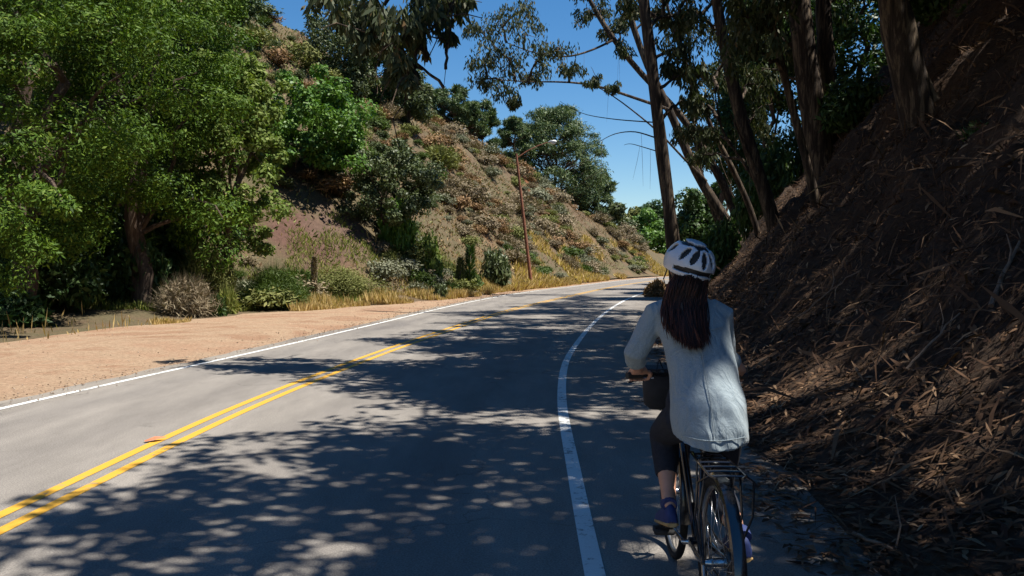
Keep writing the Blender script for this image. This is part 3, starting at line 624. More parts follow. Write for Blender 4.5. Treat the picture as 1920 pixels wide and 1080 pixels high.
for Y in np.arange(-1, 27, .85):
    for T in np.arange(-.2, 13, .85):
        x = float(TB(Y)) + T + RNG.uniform(-.35, .35); y = Y + RNG.uniform(-.35, .35); z = float(ground_z(x, y))
        if y > 1:
            if any(np.linalg.norm(h_ - np.array([x, y, z])) < r_ for h_, r_ in SUN_W): continue
        SHADE_P.append((x, y, z))
RIDER = np.array([1.04, 3.55, 1.08])
for Y in np.arange(1.2, 7.5, .6):
    for X in np.arange(.3, 2.3, .6): SHADE_P.append((X + RNG.uniform(-.25, .25), Y + RNG.uniform(-.25, .25), 0.0))
SHADE_C = []
for (x, y, z) in SHADE_P:
    h = max(7.5, H_CAM + .345 * max(y, 0) + 1.6 - z) + RNG.uniform(0, 2.2)
    c = np.array([x, y, z]) + SUN * h / SUN[2]
    d = c - RIDER; off = np.linalg.norm(d - SUN * (d @ SUN))
    rr = RNG.uniform(.55, .8)
    if off < .6: continue
    rr = min(rr, (off - .32) / 1.5)
    SHADE_C.append(tuple(c) + (rr,))
for tx, ty, tz, h, r in ((.60, 3.6, 1.10, 8.5, .24), (.64, 3.6, .92, 8.2, .22), (.58, 3.65, 1.28, 8.8, .22), (.84, 3.2, .55, 8.0, .34), (.86, 3.7, .45, 8.3, .34), (.86, 4.1, .7, 8.6, .3), (.95, 2.9, .5, 7.9, .34), (.66, 3.5, .72, 8.0, .26), (.60, 3.9, 1.0, 9.0, .24)):
    c = np.array([tx, ty, tz]) + SUN * h / SUN[2]; d = c - RIDER; off = np.linalg.norm(d - SUN * (d @ SUN)); r = min(r, (off - .2) / 1.5)
    if r > .07: SHADE_C.append(tuple(c) + (r,))
SHADE_C = np.array(SHADE_C)
# trees standing above and beside the frame
near = [('tall eucalyptus on the near bank leaning over the road', 5.6, 1.2), ('tall eucalyptus on the near bank beside the cyclist', 7.6, 6.2), ('tall eucalyptus high on the bank at the right edge', 9.2, 11.0),
        ('tall eucalyptus at the top of the bank', 13.5, 16.5), ('eucalyptus behind the viewpoint on the bank', 6.6, -3.5)]
b7 = hit(1728, 215); b5 = hit(1545, 305)
anchors = np.array([[x, y] for _, x, y in near] + [[b7[0], b7[1]], [b5[0], b5[1]]])
owner = np.argmin(((SHADE_C[:, None, :2] - anchors[None]) ** 2).sum(2) + np.array([0, 0, 0, 0, 0, 4, 6.])[None], axis=1)
for i, (lab, x, y) in enumerate(near):
    z = float(ground_z(x, y)); P = np.array([(x, y, z - .4), (x + .1, y + .3, z + 3), (x - .2, y + .9, z + 6), (x - .1, y + .7, z + 8.5), (x + .3, y + 1.3, z + 10.5)])
    eucalyptus(lab, [(P, .34, .10)], [tuple(c) for c in SHADE_C[owner == i]], per=250, L=.28, Wd=.05, limb_r=.04)

# trunk rooted at the upper right
Y7 = b7[1]; P = ext(wpath([(1728, 235), (1700, 130), (1680, 40), (1665, -40), (1655, -140)], Y7), 7, -.4)
eucalyptus('thick shaded eucalyptus rooted high on the bank at the upper right', [(P, .36, .12), (ext(wpath([(1755, 190), (1738, 150), (1728, 120)], Y7 - .1), .5, -.3), .07, .02)], [tuple(c) for c in SHADE_C[owner == 5]], per=400, L=.26, Wd=.04)
# big double trunk
Y5 = b5[1]; P = ext(wpath([(1545, 330), (1530, 250), (1512, 130), (1500, 30), (1492, -60)], Y5), 8, -.5); P2 = ext(wpath([(1565, 300), (1556, 180), (1545, 60), (1540, -60)], Y5 + .6), 8, .5)
eucalyptus('massive eucalyptus with two dark trunks side by side on the bank', [(P, .52, .16), (P2, .34, .12)], [tuple(c) for c in SHADE_C[owner == 6]] + cl([(1480, 90, 50), (1440, 60, 60), (1590, -10, 60), (1420, 130, 45)], Y5 + 1, .9), per=240, L=.24, Wd=.036, strips=4)
# thin stem in front of it
bs = hit(1532, 385); P = ext(wpath([(1534, 392), (1512, 300), (1490, 220), (1462, 110), (1440, 10), (1430, -80)], bs[1]), 3)
eucalyptus('slender curved eucalyptus stem before the massive double trunk', [(P, .13, .05)], cl([(1420, 40, 50), (1405, 90, 55), (1450, -20, 60), (1390, 30, 40)], bs[1]), per=420, L=.2, Wd=.03)
# trunk 4
b4 = hit(1452, 425); P = ext(wpath([(1458, 432), (1435, 360), (1411, 300), (1385, 210), (1364, 111), (1345, 27), (1335, -60)], b4[1]), 6, -.5)
eucalyptus('slanting brown eucalyptus trunk with pale patches on the bank', [(P, .30, .11)],
           cl([(1330, 60, 45), (1345, 130, 40), (1320, 200, 32), (1335, 250, 30), (1400, 60, 60), (1300, 20, 50), (1415, 150, 50), (1395, -30, 60), (1330, -60, 70), (1290, 250, 30), (1315, 290, 25), (1420, 220, 40)], b4[1] + 1.5), strips=5, per=420,
           extra_limbs=[(wpath([(1420, 325), (1390, 260), (1370, 215)], b4[1] - .2), .05, .02), (wpath([(1440, 380), (1385, 290), (1352, 250), (1340, 170)], b4[1] + .2), .06, .02)])
# leaning trunks 2 and 3
b2 = hit(1393, 455); Y2 = b2[1]
P = ext(wpath([(1397, 462), (1350, 395), (1304, 329), (1282, 270), (1260, 213), (1235, 165), (1205, 110), (1189, 58), (1172, 0), (1160, -70)], Y2), 3, -.8)
P3 = ext(wpath([(1392, 440), (1375, 380), (1349, 329), (1315, 272), (1282, 218), (1245, 180), (1205, 145), (1144, 67), (1110, 15), (1085, -50)], Y2 + .7), 1.5, -1.5)
limbA = wpath([(1255, 206), (1210, 190), (1171, 178), (1118, 158), (1047, 152), (985, 155), (940, 150)], Y2 - .3, -2)
limbB = wpath([(1325, 340), (1273, 289), (1240, 250), (1211, 227), (1171, 195), (1136, 169), (1110, 158)], Y2 - .2, -1)
limbC = wpath([(1150, 75), (1110, 95), (1060, 110), (1000, 100), (950, 80)], Y2 + .5, -2)
eucalyptus('leaning eucalyptus whose long boughs reach left across the sky', [(P, .34, .11), (P3, .30, .09)],
           cl([(1010, 105, 40), (960, 120, 42), (925, 90, 40), (905, 150, 34), (950, 170, 30), (985, 60, 40), (1040, 95, 36), (935, 40, 38), (1070, 130, 24), (1000, 145, 28), (890, 55, 26), (905, 110, 30), (1115, 150, 18), (1150, 165, 16), (980, 20, 36), (960, 195, 14)], Y2 - 2, .95)
           + cl([(1130, 10, 36), (1100, 30, 26), (1165, 50, 26), (1085, -20, 40), (1140, 60, 22), (1170, 90, 24), (1190, 20, 26), (1230, 30, 30)], Y2 + .4, .95), extra_limbs=[(limbA, .085, .02), (limbB, .065, .02), (limbC, .06, .02)], strips=5, per=420, L=.2, Wd=.034)
for lab, path, r0 in (('slim pale eucalyptus stem leaning left behind the helmet', [(1372, 470), (1335, 400), (1312, 320), (1300, 240), (1296, 150), (1290, 60), (1285, -40)], .15), ('slim eucalyptus stem crossing the leaning trunks', [(1425, 440), (1395, 360), (1360, 290), (1325, 225), (1300, 150), (1262, 60), (1240, -40)], .14)):
    Yq = max(15.0, hit(path[0][0], path[0][1] - 8)[1]); eucalyptus(lab, [(wpath(path, Yq), r0, .05)], cl([(path[-2][0] + 8, path[-2][1], 26), (path[-3][0] - 10, path[-3][1] - 10, 20), (path[-1][0], path[-1][1], 34)], Yq), per=300, L=.2, Wd=.03)
# main upright tree by the road
X1 = 1268; Y1 = 25.5; P = wpath([(1272, 525), (1264, 450), (1250, 360), (1240, 280), (1230, 190), (1220, 100), (1208, 20), (1200, -60)], Y1); P[0][2] = float(ground_z(P[0][0], Y1)) - .3; P = ext(P, 7, -.6)
eucalyptus('tall straight eucalyptus rising from the bank behind the cyclist', [(P, .29, .13)],
           cl([(1250, 30, 34), (1270, 90, 36), (1295, 140, 26), (1255, 130, 22), (1280, 40, 40), (1180, 10, 30), (1240, -30, 60), (1300, -20, 60), (1290, 190, 22)], Y1 + .8), strips=5, per=380, L=.22, Wd=.034,
           extra_limbs=[(wpath([(1240, 262), (1190, 245), (1150, 250), (1120, 268)], Y1, -1), .025, .008), (wpath([(1243, 287), (1180, 268), (1170, 272)], Y1, .5), .02, .006), (wpath([(1236, 230), (1160, 225), (1090, 215), (1050, 190)], Y1, .5), .022, .006)])
# bough hanging in from a tree overhead, top centre
bh = np.array([9.2, 11.4]); z = float(ground_z(*bh)); P = np.array([(bh[0], bh[1], z - .4), (bh[0] - .2, bh[1], z + 3), (bh[0] - .8, bh[1] + .2, z + 7), (bh[0] - 1.6, bh[1] + .4, z + 11)])
lim = [np.array([P[2] + (0, 0, 1), (5.0, 11.8, 10.6), (1.5, 12.1, 9.2), (-.8, 12.3, 7.6), at_y(800, -40, 12.5), at_y(720, 10, 12.6)])]
lim2 = np.array([lim[0][3], at_y(880, -60, 12.3), at_y(845, 10, 12.2), at_y(815, 90, 12.1), at_y(800, 115, 12.1)])
lim3 = np.array([lim[0][3], at_y(860, -40, 12.0), at_y(842, 60, 12.0), at_y(838, 110, 12.0), at_y(832, 165, 12.0)])
eucalyptus('eucalyptus with sprays hanging into the top of the sky', [(P, .36, .14)],
           cl([(700, 20, 40), (740, 40, 40), (665, 10, 38), (760, 75, 32), (720, 75, 30), (790, 20, 34), (745, 110, 20), (768, 130, 15), (640, 30, 22), (820, 15, 26), (690, 60, 26), (840, 65, 9), (860, 5, 22), (780, 60, 24), (610, -10, 26), (765, 145, 10), (740, 135, 10)], 12.3, 1.25), extra_limbs=[(lim[0], .10, .03), (lim2, .03, .006), (lim3, .02, .004)], per=270, L=.17, Wd=.026, limb_r=.025)
for lab, px, Y, yt, yb, w in (('dark tree crown between the slanting and massive trunks', 1440, 36, -60, 230, 75), ('dark leafy tree high on the bank behind the massive trunks', 1610, 34, -90, 210, 125), ('dark tree crown at the top of the bank right of centre', 1500, 42, -120, 150, 70), ('dim green tree behind the slanting brown trunk', 1400, 44, 120, 360, 55), ('dark tree at the top right corner of the bank', 1800, 24, -120, 20, 120)):
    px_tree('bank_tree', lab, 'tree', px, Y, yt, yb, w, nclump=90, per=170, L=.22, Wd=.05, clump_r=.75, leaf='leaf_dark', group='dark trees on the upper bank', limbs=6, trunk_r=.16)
# understorey of the bank
for i, (px, py, Y, w, h, lab) in enumerate(((1450, 200, 34, 110, 3.2, 'shaded green bush behind the slanting trunk'), (1600, 60, 24, 150, 1.6, 'dark green bush at the top of the bank'), (1300, 400, 40, 70, 2.6, 'shaded bush right of the upright trunk'),
        (1350, 380, 38, 90, 3.2, 'dark bush between the leaning trunks'), (1420, 300, 36, 110, 3.4, 'dark bush on the bank behind the trunks'), (1500, 60, 36, 200, 4.0, 'dark bush high on the bank between trunks'), (1232, 515, 39, 42, .8, 'brownish bush at the right road edge ahead of the cyclist'))):
    d = ray(px, py)
    big_bush('bank_bush', lab, px, py, Y, w, h, 'leaf_dark' if i != 6 else 'brush_brown', 4500, .2, .034, False)
for i in range(26):
    Y = RNG.uniform(7, 24); T = RNG.uniform(3.5, 11); X = float(TB(Y)) + T; z = float(bank_z(X, Y))
    if i == 0: fern_ms = [shrub_mesh('fern', 'fern', 1.0, 260, .3, .05, .6, 8, .1, True) for _ in range(2)]
    o = bpy.data.objects.new('fern', fern_ms[i % 2]); COL.objects.link(o); o.location = (X, Y, z - .05); s = RNG.uniform(.25, .55); o.scale = (s, s, s); o.rotation_euler = (0, -.6, RNG.uniform(0, 6))
    tag(o, 'small dark green fern tuft on the shaded litter bank', 'fern', 'ferns on the shaded bank')

# ---- litter on the bank: bark strips and fallen leaves
def litter(name, k, ymin, ymax, tmax, Lr, Wr, label, pw=1.3, tmin=-.7):
    Y = ymin + (ymax - ymin) * RNG.random(k) ** pw; T = tmin + (tmax - tmin) * RNG.random(k) ** 1.2; X = TB(Y) + T
    m = RNG.random(k) < np.clip(.35 + (T + .5) * 1.2 + 1.2 * fbm(X, Y, 1.2, 61, 3), 0, 1); m &= X / Y < .8; X, Y, T = X[m], Y[m], T[m]; k = len(X)
    Z = np.where(X < edgeR(Y) + .02, np.maximum(bank_z(X, Y), .004), bank_z(X, Y)); e = .05
    nx = -(bank_z(X + e, Y) - bank_z(X - e, Y)) / (2 * e); ny = -(bank_z(X, Y + e) - bank_z(X, Y - e)) / (2 * e)
    nx = np.where(T < 0, 0, nx); ny = np.where(T < 0, 0, ny)
    Nn = np.stack([nx, ny, np.ones(k)], 1); Nn /= np.linalg.norm(Nn, axis=1)[:, None]
    R = rand_unit(k); A = R - Nn * (R * Nn).sum(1)[:, None]; A /= np.linalg.norm(A, axis=1)[:, None]
    tilt = np.abs(RNG.normal(0, .28, k)) * np.clip(.3 + T, .15, 1); A = A + Nn * tilt[:, None]; A /= np.linalg.norm(A, axis=1)[:, None]
    L = RNG.uniform(*Lr, k); Wd = RNG.uniform(*Wr, k); S = np.cross(A, Nn + rand_unit(k) * .5); S /= np.linalg.norm(S, axis=1)[:, None]
    P = np.stack([X, Y, Z], 1) + Nn * RNG.uniform(.003, .03, k)[:, None]; bend = Nn * (L * RNG.uniform(-.02, .14, k))[:, None]
    c = lambda u, w, bz: (P + A * (L * u)[:, None] + S * (Wd * w)[:, None] + bend * bz)
    V = np.stack([c(0, -.3, 0), c(0, .3, 0), c(.5, 1, 1), c(.5, -1, 1), c(1, .15, 0), c(1, -.15, 0)], 1).reshape(-1, 3)
    i = np.arange(k)[:, None] * 6; F = np.concatenate([i + np.array([[0, 1, 2, 3]]), i + np.array([[3, 2, 4, 5]])])
    return tag(mk(name, V, F, M['litter'], None, False, np.repeat(np.clip(RNG.normal(.36, .25, k), 0, 1), 6)), label, 'litter', kind='stuff')
litter('leaf_litter', 85000, 2.2, 34, 13, (.04, .13), (.006, .019), 'fallen eucalyptus leaves covering the right bank')
litter('bark_litter', 17000, 2.2, 30, 13, (.10, .5), (.003, .011), 'shed bark strips and twigs covering the right bank', 1.3, -.3)
litter('curled_bark', 1300, 4.2, 24, 11, (.25, .75), (.008, .024), 'long curled bark strips lying on the right bank', 1.3, .1)
litter('road_edge_litter', 5000, 3.0, 26, .5, (.06, .16), (.006, .016), 'scattered fallen leaves along the right road edge', 1.0, -1.3)
# fallen sticks one can pick out
for px0, py0, px1, py1, r, lab in ((1858, 585, 1912, 470, .022, 'bare fallen branch leaning on the bank at the right edge'), (1600, 1010, 1730, 1075, .012, 'thin fallen stick on the asphalt edge at lower right'),
        (1480, 610, 1610, 520, .014, 'long fallen stick lying up the middle of the bank'), (1700, 700, 1800, 600, .014, 'fallen stick high among the bark litter'), (1405, 420, 1350, 300, .018, 'broken pale stick propped by the leaning trunk')):
    A = hit(px0, py0); B = hit(px1, py1)
    if lab.startswith('thin'): A, B = on_road(px0, py0), on_road(px1, py1)
    if lab.startswith('broken'): B = at_y(px1, py1, A[1])
    P = bez(A + np.array([0, 0, .03]), B + np.array([0, 0, .06]), .01, 9, .012); b = MB(); b.tube(P - A, np.linspace(r, r * .5, 9), 7)
    m_ = P[5] - A; b.tube([m_, m_ + np.array([.05, .05, .12]), m_ + np.array([.05, .12, .26])], [r * .5, r * .4, r * .2], 5)
    o = b.build('fallen_branch', M['twig']); o.location = A; tag(o, lab, 'branch')

# ---- gravel of the dirt shoulder and the asphalt edge
k = 2600; Y = 6 + 40 * RNG.random(k) ** 1.4; u = RNG.random(k); X = np.where(u < .45, edgeL(Y) + RNG.normal(0, .22, k), edgeL(Y) - (edgeL(Y) - TL(Y)) * RNG.random(k)); r = RNG.uniform(.004, .014, k) * (1 + Y / 40)
oc = np.array([[1, 0, 0], [0, 1, 0], [-1, 0, 0], [0, -1, 0], [0, 0, .7], [0, 0, -.5]], float); of = np.array([[0, 1, 4], [1, 2, 4], [2, 3, 4], [3, 0, 4], [1, 0, 5], [2, 1, 5], [3, 2, 5], [0, 3, 5]])
V = oc[None] * r[:, None, None] * RNG.uniform(.7, 1.3, (k, 6, 1)) + np.stack([X, Y, np.full(k, .012) + r * .3], 1)[:, None]; F = (of[None] + np.arange(k)[:, None, None] * 6).reshape(-1, 3)
M['gravel'] = leaf_mat('gravel', [(.1, (.12, .08, .055)), (.5, (.26, .18, .12)), (.9, (.40, .32, .25))], 0, .9, .1)
tag(mk('gravel', V.reshape(-1, 3), F, M['gravel'], None, False, np.repeat(RNG.random(k), 6)), 'loose gravel along the left asphalt edge and dirt shoulder', 'gravel', kind='stuff')
# ================================================================== street lamp
M['rust'] = plain('rust', (.20, .075, .04), .8, .2, .45, 6)
M['galv'] = plain('galv', (.45, .46, .46), .45, .6, .15, 6)
M['lens'] = plain('lens', (.7, .7, .66), .3, 0, .05, 6)
LB = np.array([1.27, 53.0, 0.0]); LB[2] = float(ground_z(LB[0], LB[1])); lamp = empty('street_lamp', LB); tag(lamp, 'rusty leaning street lamp post with pale lamp head on a long arm', 'street lamp')
LT = at_y(968, 288, 53) - LB
b = MB(); b.tube(np.linspace((0, 0, -.2), LT, 10), np.linspace(.115, .07, 10), 12); b.build('pole', M['rust'], lamp)
b = MB(); b.tube([(0, 0, -.05), (0, 0, .06), (-.01, 0, .10)], [.2, .2, .13], 12); b.build('base_collar', M['rust'], lamp)
HT = at_y(1027, 267, 53) - LB; a0 = LT * .965
b = MB(); b.tube([a0, a0 + (HT - a0) * .35 + np.array([0, 0, .12]), a0 + (HT - a0) * .7 + np.array([0, 0, .10]), HT], [.042, .038, .034, .03], 8); arm = b.build('arm', M['rust'], lamp)
b = MB(); b.tube([HT + np.array([.02, 0, 0]), HT + np.array([.15, 0, .03]), HT + np.array([.4, 0, .06]), HT + np.array([.58, 0, .05])], [.05, .13, .15, .05], 12, flat=.7); hd = b.build('lamp_head', M['galv'], lamp)
b = MB(); b.ball(HT + np.array([.34, 0, -.02]), (.18, .12, .10)); b.build('lens', M['lens'], hd)

# ================================================================== bicycle
M['black_paint'] = plain('black_paint', (.012, .012, .014), .22, 0, .2, 10, .6, .6)
M['tyre'] = plain('tyre', (.014, .014, .014), .85, 0, .3, 40, .3)
M['rim'] = plain('rim', (.35, .36, .37), .3, .9, .1, 20)
M['steel'] = plain('steel', (.42, .43, .44), .25, 1.0, .1, 20)
M['chain'] = plain('chain', (.08, .075, .07), .4, .9, .3, 40)
M['grip'] = plain('grip', (.02, .02, .02), .8, 0, .2, 30)
M['saddle'] = plain('saddle', (.02, .019, .018), .5, 0, .2, 30)
M['red_lens'] = plain('red_lens', (.45, .02, .015), .2, 0, .1, 30, .8)
M['bag'] = plain('bag', (.015, .016, .02), .8, 0, .3, 30)
BX, BYr, BROT = .832, 3.30, -.022
bike = empty('bicycle', (BX, BYr, 0), BROT); tag(bike, 'black city bicycle with rear luggage rack and mudguards ridden along the edge line', 'bicycle')
def bw(p):                                   # bicycle coordinates -> world
    c, s = math.cos(BROT), math.sin(BROT); return np.array([BX + p[0] * c - p[1] * s, BYr + p[0] * s + p[1] * c, p[2]])
RW = .345; RA = np.array([0, 0, RW]); FA = np.array([0, 1.05, RW]); BB = np.array([0, .43, .285]); ST = np.array([0, .27, .76]); HT0 = np.array([0, .83, .89]); HT1 = np.array([0, .885, .71])
def wheel(ax, n_sp=28):
    b = MB(); b.torus((0, 0, 0), RW - .019, .019, 'x', 56, 10); w = b.build('wheel', M['tyre'], bike); w.location = ax
    w.name = 'wheel'; w['label'] = 'black tyre with thin spoked rim'
    b = MB(); b.torus((0, 0, 0), RW - .043, .0095, 'x', 56, 8, squash=1.2); b.build('rim', M['rim'], w)
    b = MB(); b.tube([(-.055, 0, 0), (-.03, 0, 0), (.03, 0, 0), (.055, 0, 0)], [.012, .02, .02, .012], 12); b.tube([(-.032, 0, 0), (-.028, 0, 0)], .03, 14); b.tube([(.028, 0, 0), (.032, 0, 0)], .03, 14); b.build('hub', M['steel'], w)
    for i in range(n_sp):
        a = 2 * math.pi * i / n_sp; s = -1 if i % 2 else 1; a2 = a + (.9 if i % 4 < 2 else -.9)
        b = MB(); b.tube([(s * .03, .027 * math.cos(a2), .027 * math.sin(a2)), (0, (RW - .05) * math.cos(a), (RW - .05) * math.sin(a))], .0012, 4); b.build('spoke', M['steel'], w, False)
    return w
wheel(RA); wheel(FA)
fr = MB()
for p, q, r in ((BB, ST, .016), (ST * .94 + BB * .06, HT0 * .8 + HT1 * .2, .015), (BB, HT1 * .8 + HT0 * .2, .018), (HT0, HT1, .019)): fr.tube([p, (p + q) / 2, q], r, 12)
for s in (-1, 1):
    e = np.array([s * .062, 0, RW]); fr.tube([BB + np.array([s * .03, 0, 0]), np.array([s * .055, .15, .32]), e], .010, 8); fr.tube([ST + np.array([s * .014, -.01, -.05]), np.array([s * .05, .12, .53]), e], .0085, 8)
fr.tube([(-.036, .43, .285), (.036, .43, .285)], .022, 12); fr.build('frame', M['black_paint'], bike)
fk = MB(); fk.tube([HT1, HT1 + np.array([0, .02, -.06])], .017, 10)
for s in (-1, 1): fk.tube([HT1 + np.array([0, .015, -.04]), np.array([s * .05, .925, .62]), np.array([s * .058, .985, .48]), FA + np.array([s * .06, 0, 0])], [.014, .014, .012, .009], 8)
fk.build('fork', M['black_paint'], bike)
b = MB(); SP = np.array([0, .245, .86]); b.tube([ST, SP], .0125, 10); b.build('seat_post', M['steel'], bike)
# saddle
rings = []
for y, w, h in ((.13, .02, .012), (.145, .075, .03), (.20, .082, .036), (.26, .06, .034), (.32, .032, .03), (.38, .02, .022), (.41, .008, .01)):
    a = np.linspace(0, 2 * math.pi, 16, endpoint=False); rings.append(np.stack([w * np.cos(a), np.full(16, y), .885 + h * np.sin(a) * np.where(np.sin(a) > 0, .7, 1)], 1))
b = MB(); b.loft(rings); b.build('saddle', M['saddle'], bike)
# mudguards: curved strips round each wheel
def guard(ax, a0, a1, n=26):
    rings = []
    for t in np.linspace(a0, a1, n):
        c, s = math.cos(t), math.sin(t); prof = [(-.028, -.012), (-.022, .002), (0, .008), (.022, .002), (.028, -.012), (.02, -.001), (0, .005), (-.02, -.001)]
        rings.append(np.array([[x, ax[1] + (RW + .018 + r) * c, ax[2] + (RW + .018 + r) * s] for x, r in prof]))
    b = MB(); b.loft(rings); g = b.build('mudguard', M['black_paint'], bike)
    b = MB()
    for s in (-1, 1): b.tube([(s * .026, ax[1] + (RW + .015) * math.cos(a1 - .35), ax[2] + (RW + .015) * math.sin(a1 - .35)), (s * .062, ax[1], ax[2])], .0025, 5)
    b.build('stay', M['steel'], g)
guard(RA, math.radians(50), math.radians(205)); guard(FA, math.radians(35), math.radians(190))
# luggage rack
rk = MB(); ZR = .735
for s in (-1, 1):
    rk.tube([(s * .045, .30, ZR - .01), (s * .062, .26, ZR), (s * .068, .0, ZR), (s * .068, -.15, ZR), (s * .05, -.175, ZR - .004)], .0055, 7)
    rk.tube([(s * .068, -.06, ZR), (s * .085, -.03, .55), (s * .066, 0, RW + .01)], .005, 6); rk.tube([(s * .068, .10, ZR), (s * .078, .06, .55), (s * .066, 0, RW + .01)], .005, 6)
    rk.tube([(s * .068, -.14, ZR), (s * .108, -.12, ZR - .03), (s * .112, -.09, .56), (s * .07, -.01, RW + .03)], .005, 6)
    rk.tube([(s * .05, .29, ZR - .008), (s * .02, .27, .70)], .0045, 6)
rk = rk.build('luggage_rack', M['black_paint'], bike)
for y in (-.15, -.075, 0, .075, .15, .225):
    b = MB(); b.tube([(-.068, y, ZR), (0, y, ZR + .002), (.068, y, ZR)], .005, 7); b.build('cross_bar', M['black_paint'], rk)
# drivetrain
b = MB(); b.torus((.045, .43, .285), .088, .006, 'x', 40, 6, squash=.5)
for i in range(5):
    a = 2 * math.pi * i / 5; b.tube([(.045, .43, .285), (.045, .43 + .086 * math.cos(a), .285 + .086 * math.sin(a))], .006, 5)
b.build('chainring', M['steel'], bike)
b = MB(); b.torus((.04, 0, RW), .035, .012, 'x', 24, 6); b.build('cassette', M['chain'], bike)
b = MB(); b.tube([(.045, .43, .375), (.042, .2, .375), (.04, 0, RW + .045)], .0045, 5); b.tube([(.045, .43, .197), (.043, .2, .22), (.042, .02, RW - .13)], .0045, 5); b.build('chain', M['chain'], bike)
b = MB(); b.tube([(.05, 0, RW - .02), (.055, .02, RW - .08), (.045, .01, RW - .15)], .012, 7); b.torus((.043, .01, RW - .15), .022, .006, 'x', 16, 5); b.torus((.043, .03, RW - .09), .022, .006, 'x', 16, 5); b.build('derailleur', M['steel'], bike)
PEDL = np.array([-.125, .43 + .165, .285]); PEDR = np.array([.125, .43 - .165, .285])
for s, pd in ((-1, PEDL), (1, PEDR)):
    b = MB(); b.tube([(s * .04, .43, .285), (s * .06, .43, .285), (s * .07, pd[1], pd[2])], [.012, .012, .009], 8); ck = b.build('crank_arm', M['steel'], bike)
    b = MB(); b.tube([(s * .07, pd[1], pd[2]), (s * .17, pd[1], pd[2])], .006, 6); b.box((s * .125, pd[1] + .035, pd[2]), (.085, .016, .022)); b.box((s * .125, pd[1] - .035, pd[2]), (.085, .016, .022)); b.box((s * .083, pd[1], pd[2]), (.01, .075, .02)); b.box((s * .166, pd[1], pd[2]), (.01, .075, .02)); b.build('pedal', M['grip'], bike, False)
# handlebar
HBY, HBZ, HW = .80, 1.0, .285
b = MB(); b.tube([HT0, HT0 + np.array([0, -.02, .06]), (0, HBY, HBZ)], .014, 10); b.build('stem', M['black_paint'], bike)
hbp = [(-HW, .685, HBZ + .01), (-.17, .735, HBZ + .012), (-.08, HBY - .005, HBZ), (0, HBY, HBZ), (.08, HBY - .005, HBZ), (.17, .735, HBZ + .012), (HW, .685, HBZ + .01)]
b = MB(); b.tube(hbp, .0115, 10); hb = b.build('handlebar', M['black_paint'], bike)
for s in (-1, 1):
    b = MB(); b.tube([(s * HW * 1.02, .682, HBZ + .01), (s * .165, .737, HBZ + .012)], .016, 12); b.build('grip', M['grip'], hb)
    b = MB(); b.tube([(s * .15, .755, HBZ - .005), (s * .20, .775, HBZ - .02), (s * .28, .735, HBZ - .03)], [.009, .006, .005], 6); b.build('brake_lever', M['steel'], hb)
    b = MB(); b.tube([(s * .14, .77, HBZ), (s * .10, .92, HBZ + .06), (s * .03, .95, HBZ - .08), (s * .015, .90, .80)], .0028, 5); b.build('cable', M['tyre'], bike)
# bag on the handlebar
hbag = empty('handlebar_bag', bw((0, .90, .80))); hbag.rotation_euler = (0, 0, BROT); tag(hbag, 'black bag hung in front of the bicycle handlebar', 'bag')
rings = []
for z, w, d in ((0, .14, .06), (.02, .165, .078), (.12, .172, .085), (.19, .168, .08), (.205, .15, .065)):
    a = np.linspace(0, 2 * math.pi, 20, endpoint=False); c, s = np.cos(a), np.sin(a); rings.append(np.stack([w * np.sign(c) * abs(c) ** .5, .09 + d * np.sign(s) * abs(s) ** .5, np.full(20, z)], 1))
b = MB(); b.loft(rings); b.build('pouch', M['bag'], hbag)
b = MB(); b.box((0, .085, .208), (.34, .175, .012)); b.build('flap', M['bag'], hbag)
for s in (-1, 1): b = MB(); b.tube([(s * .09, .03, .19), (s * .09, -.02, .21), (s * .09, -.09, .2)], .008, 5, flat=.4); b.build('strap', M['grip'], hbag)

# ================================================================== cyclist
M['skin'] = plain('skin', (.50, .26, .17), .55, 0, .12, 14)
def shirt_mat():
    m, nt, b = new_mat('shirt'); v = coords(nt); n = noise(nt, 5, 5, .6, v); w = noise(nt, 240, 2, .5, v)
    c = mix(nt, .8, ramp(nt, n, [(.3, (.20, .245, .27)), (.7, (.25, .295, .32))]), ramp(nt, w, [(.3, (.19, .235, .26)), (.7, (.28, .325, .345))]))
    nt.links.new(c, b.inputs['Base Color']); b.inputs['Roughness'].default_value = .9; b.inputs['Specular IOR Level'].default_value = .15; b.inputs['Sheen Weight'].default_value = .15
    fold = noise(nt, 9, 4, .55, coords(nt, (1, 1, .55), rot=(0, .5, 0)), 1.2); bump(nt, b, math_(nt, 'ADD', fold, math_(nt, 'MULTIPLY', w, .03)), .75, .035); return m
M['shirt'] = shirt_mat()
M['trouser'] = plain('trouser', (.022, .024, .032), .9, 0, .25, 60, .2)
M['shoe_blue'] = plain('shoe_blue', (.015, .03, .12), .7, 0, .25, 40)
M['gum'] = plain('gum', (.42, .27, .11), .6, 0, .3, 30)
M['sole_dark'] = plain('sole_dark', (.04, .03, .03), .8, 0, .2, 30)
def hair_mat():
    m, nt, b = new_mat('hair'); a = nt.nodes.new('ShaderNodeAttribute'); a.attribute_name = 'rnd'
    nt.links.new(ramp(nt, a.outputs['Fac'], [(.0, (.007, .004, .003)), (.4, (.022, .009, .006)), (.7, (.07, .022, .012)), (1, (.17, .055, .028))]), b.inputs['Base Color'])
    b.inputs['Roughness'].default_value = .5; b.inputs['Specular IOR Level'].default_value = .22; return m
M['hair'] = hair_mat()
PB = np.array([.845, 3.62, 0.0]); person = empty('person', PB)
tag(person, 'cyclist with long dark brown hair in a pale blue-grey shirt riding away', 'person')
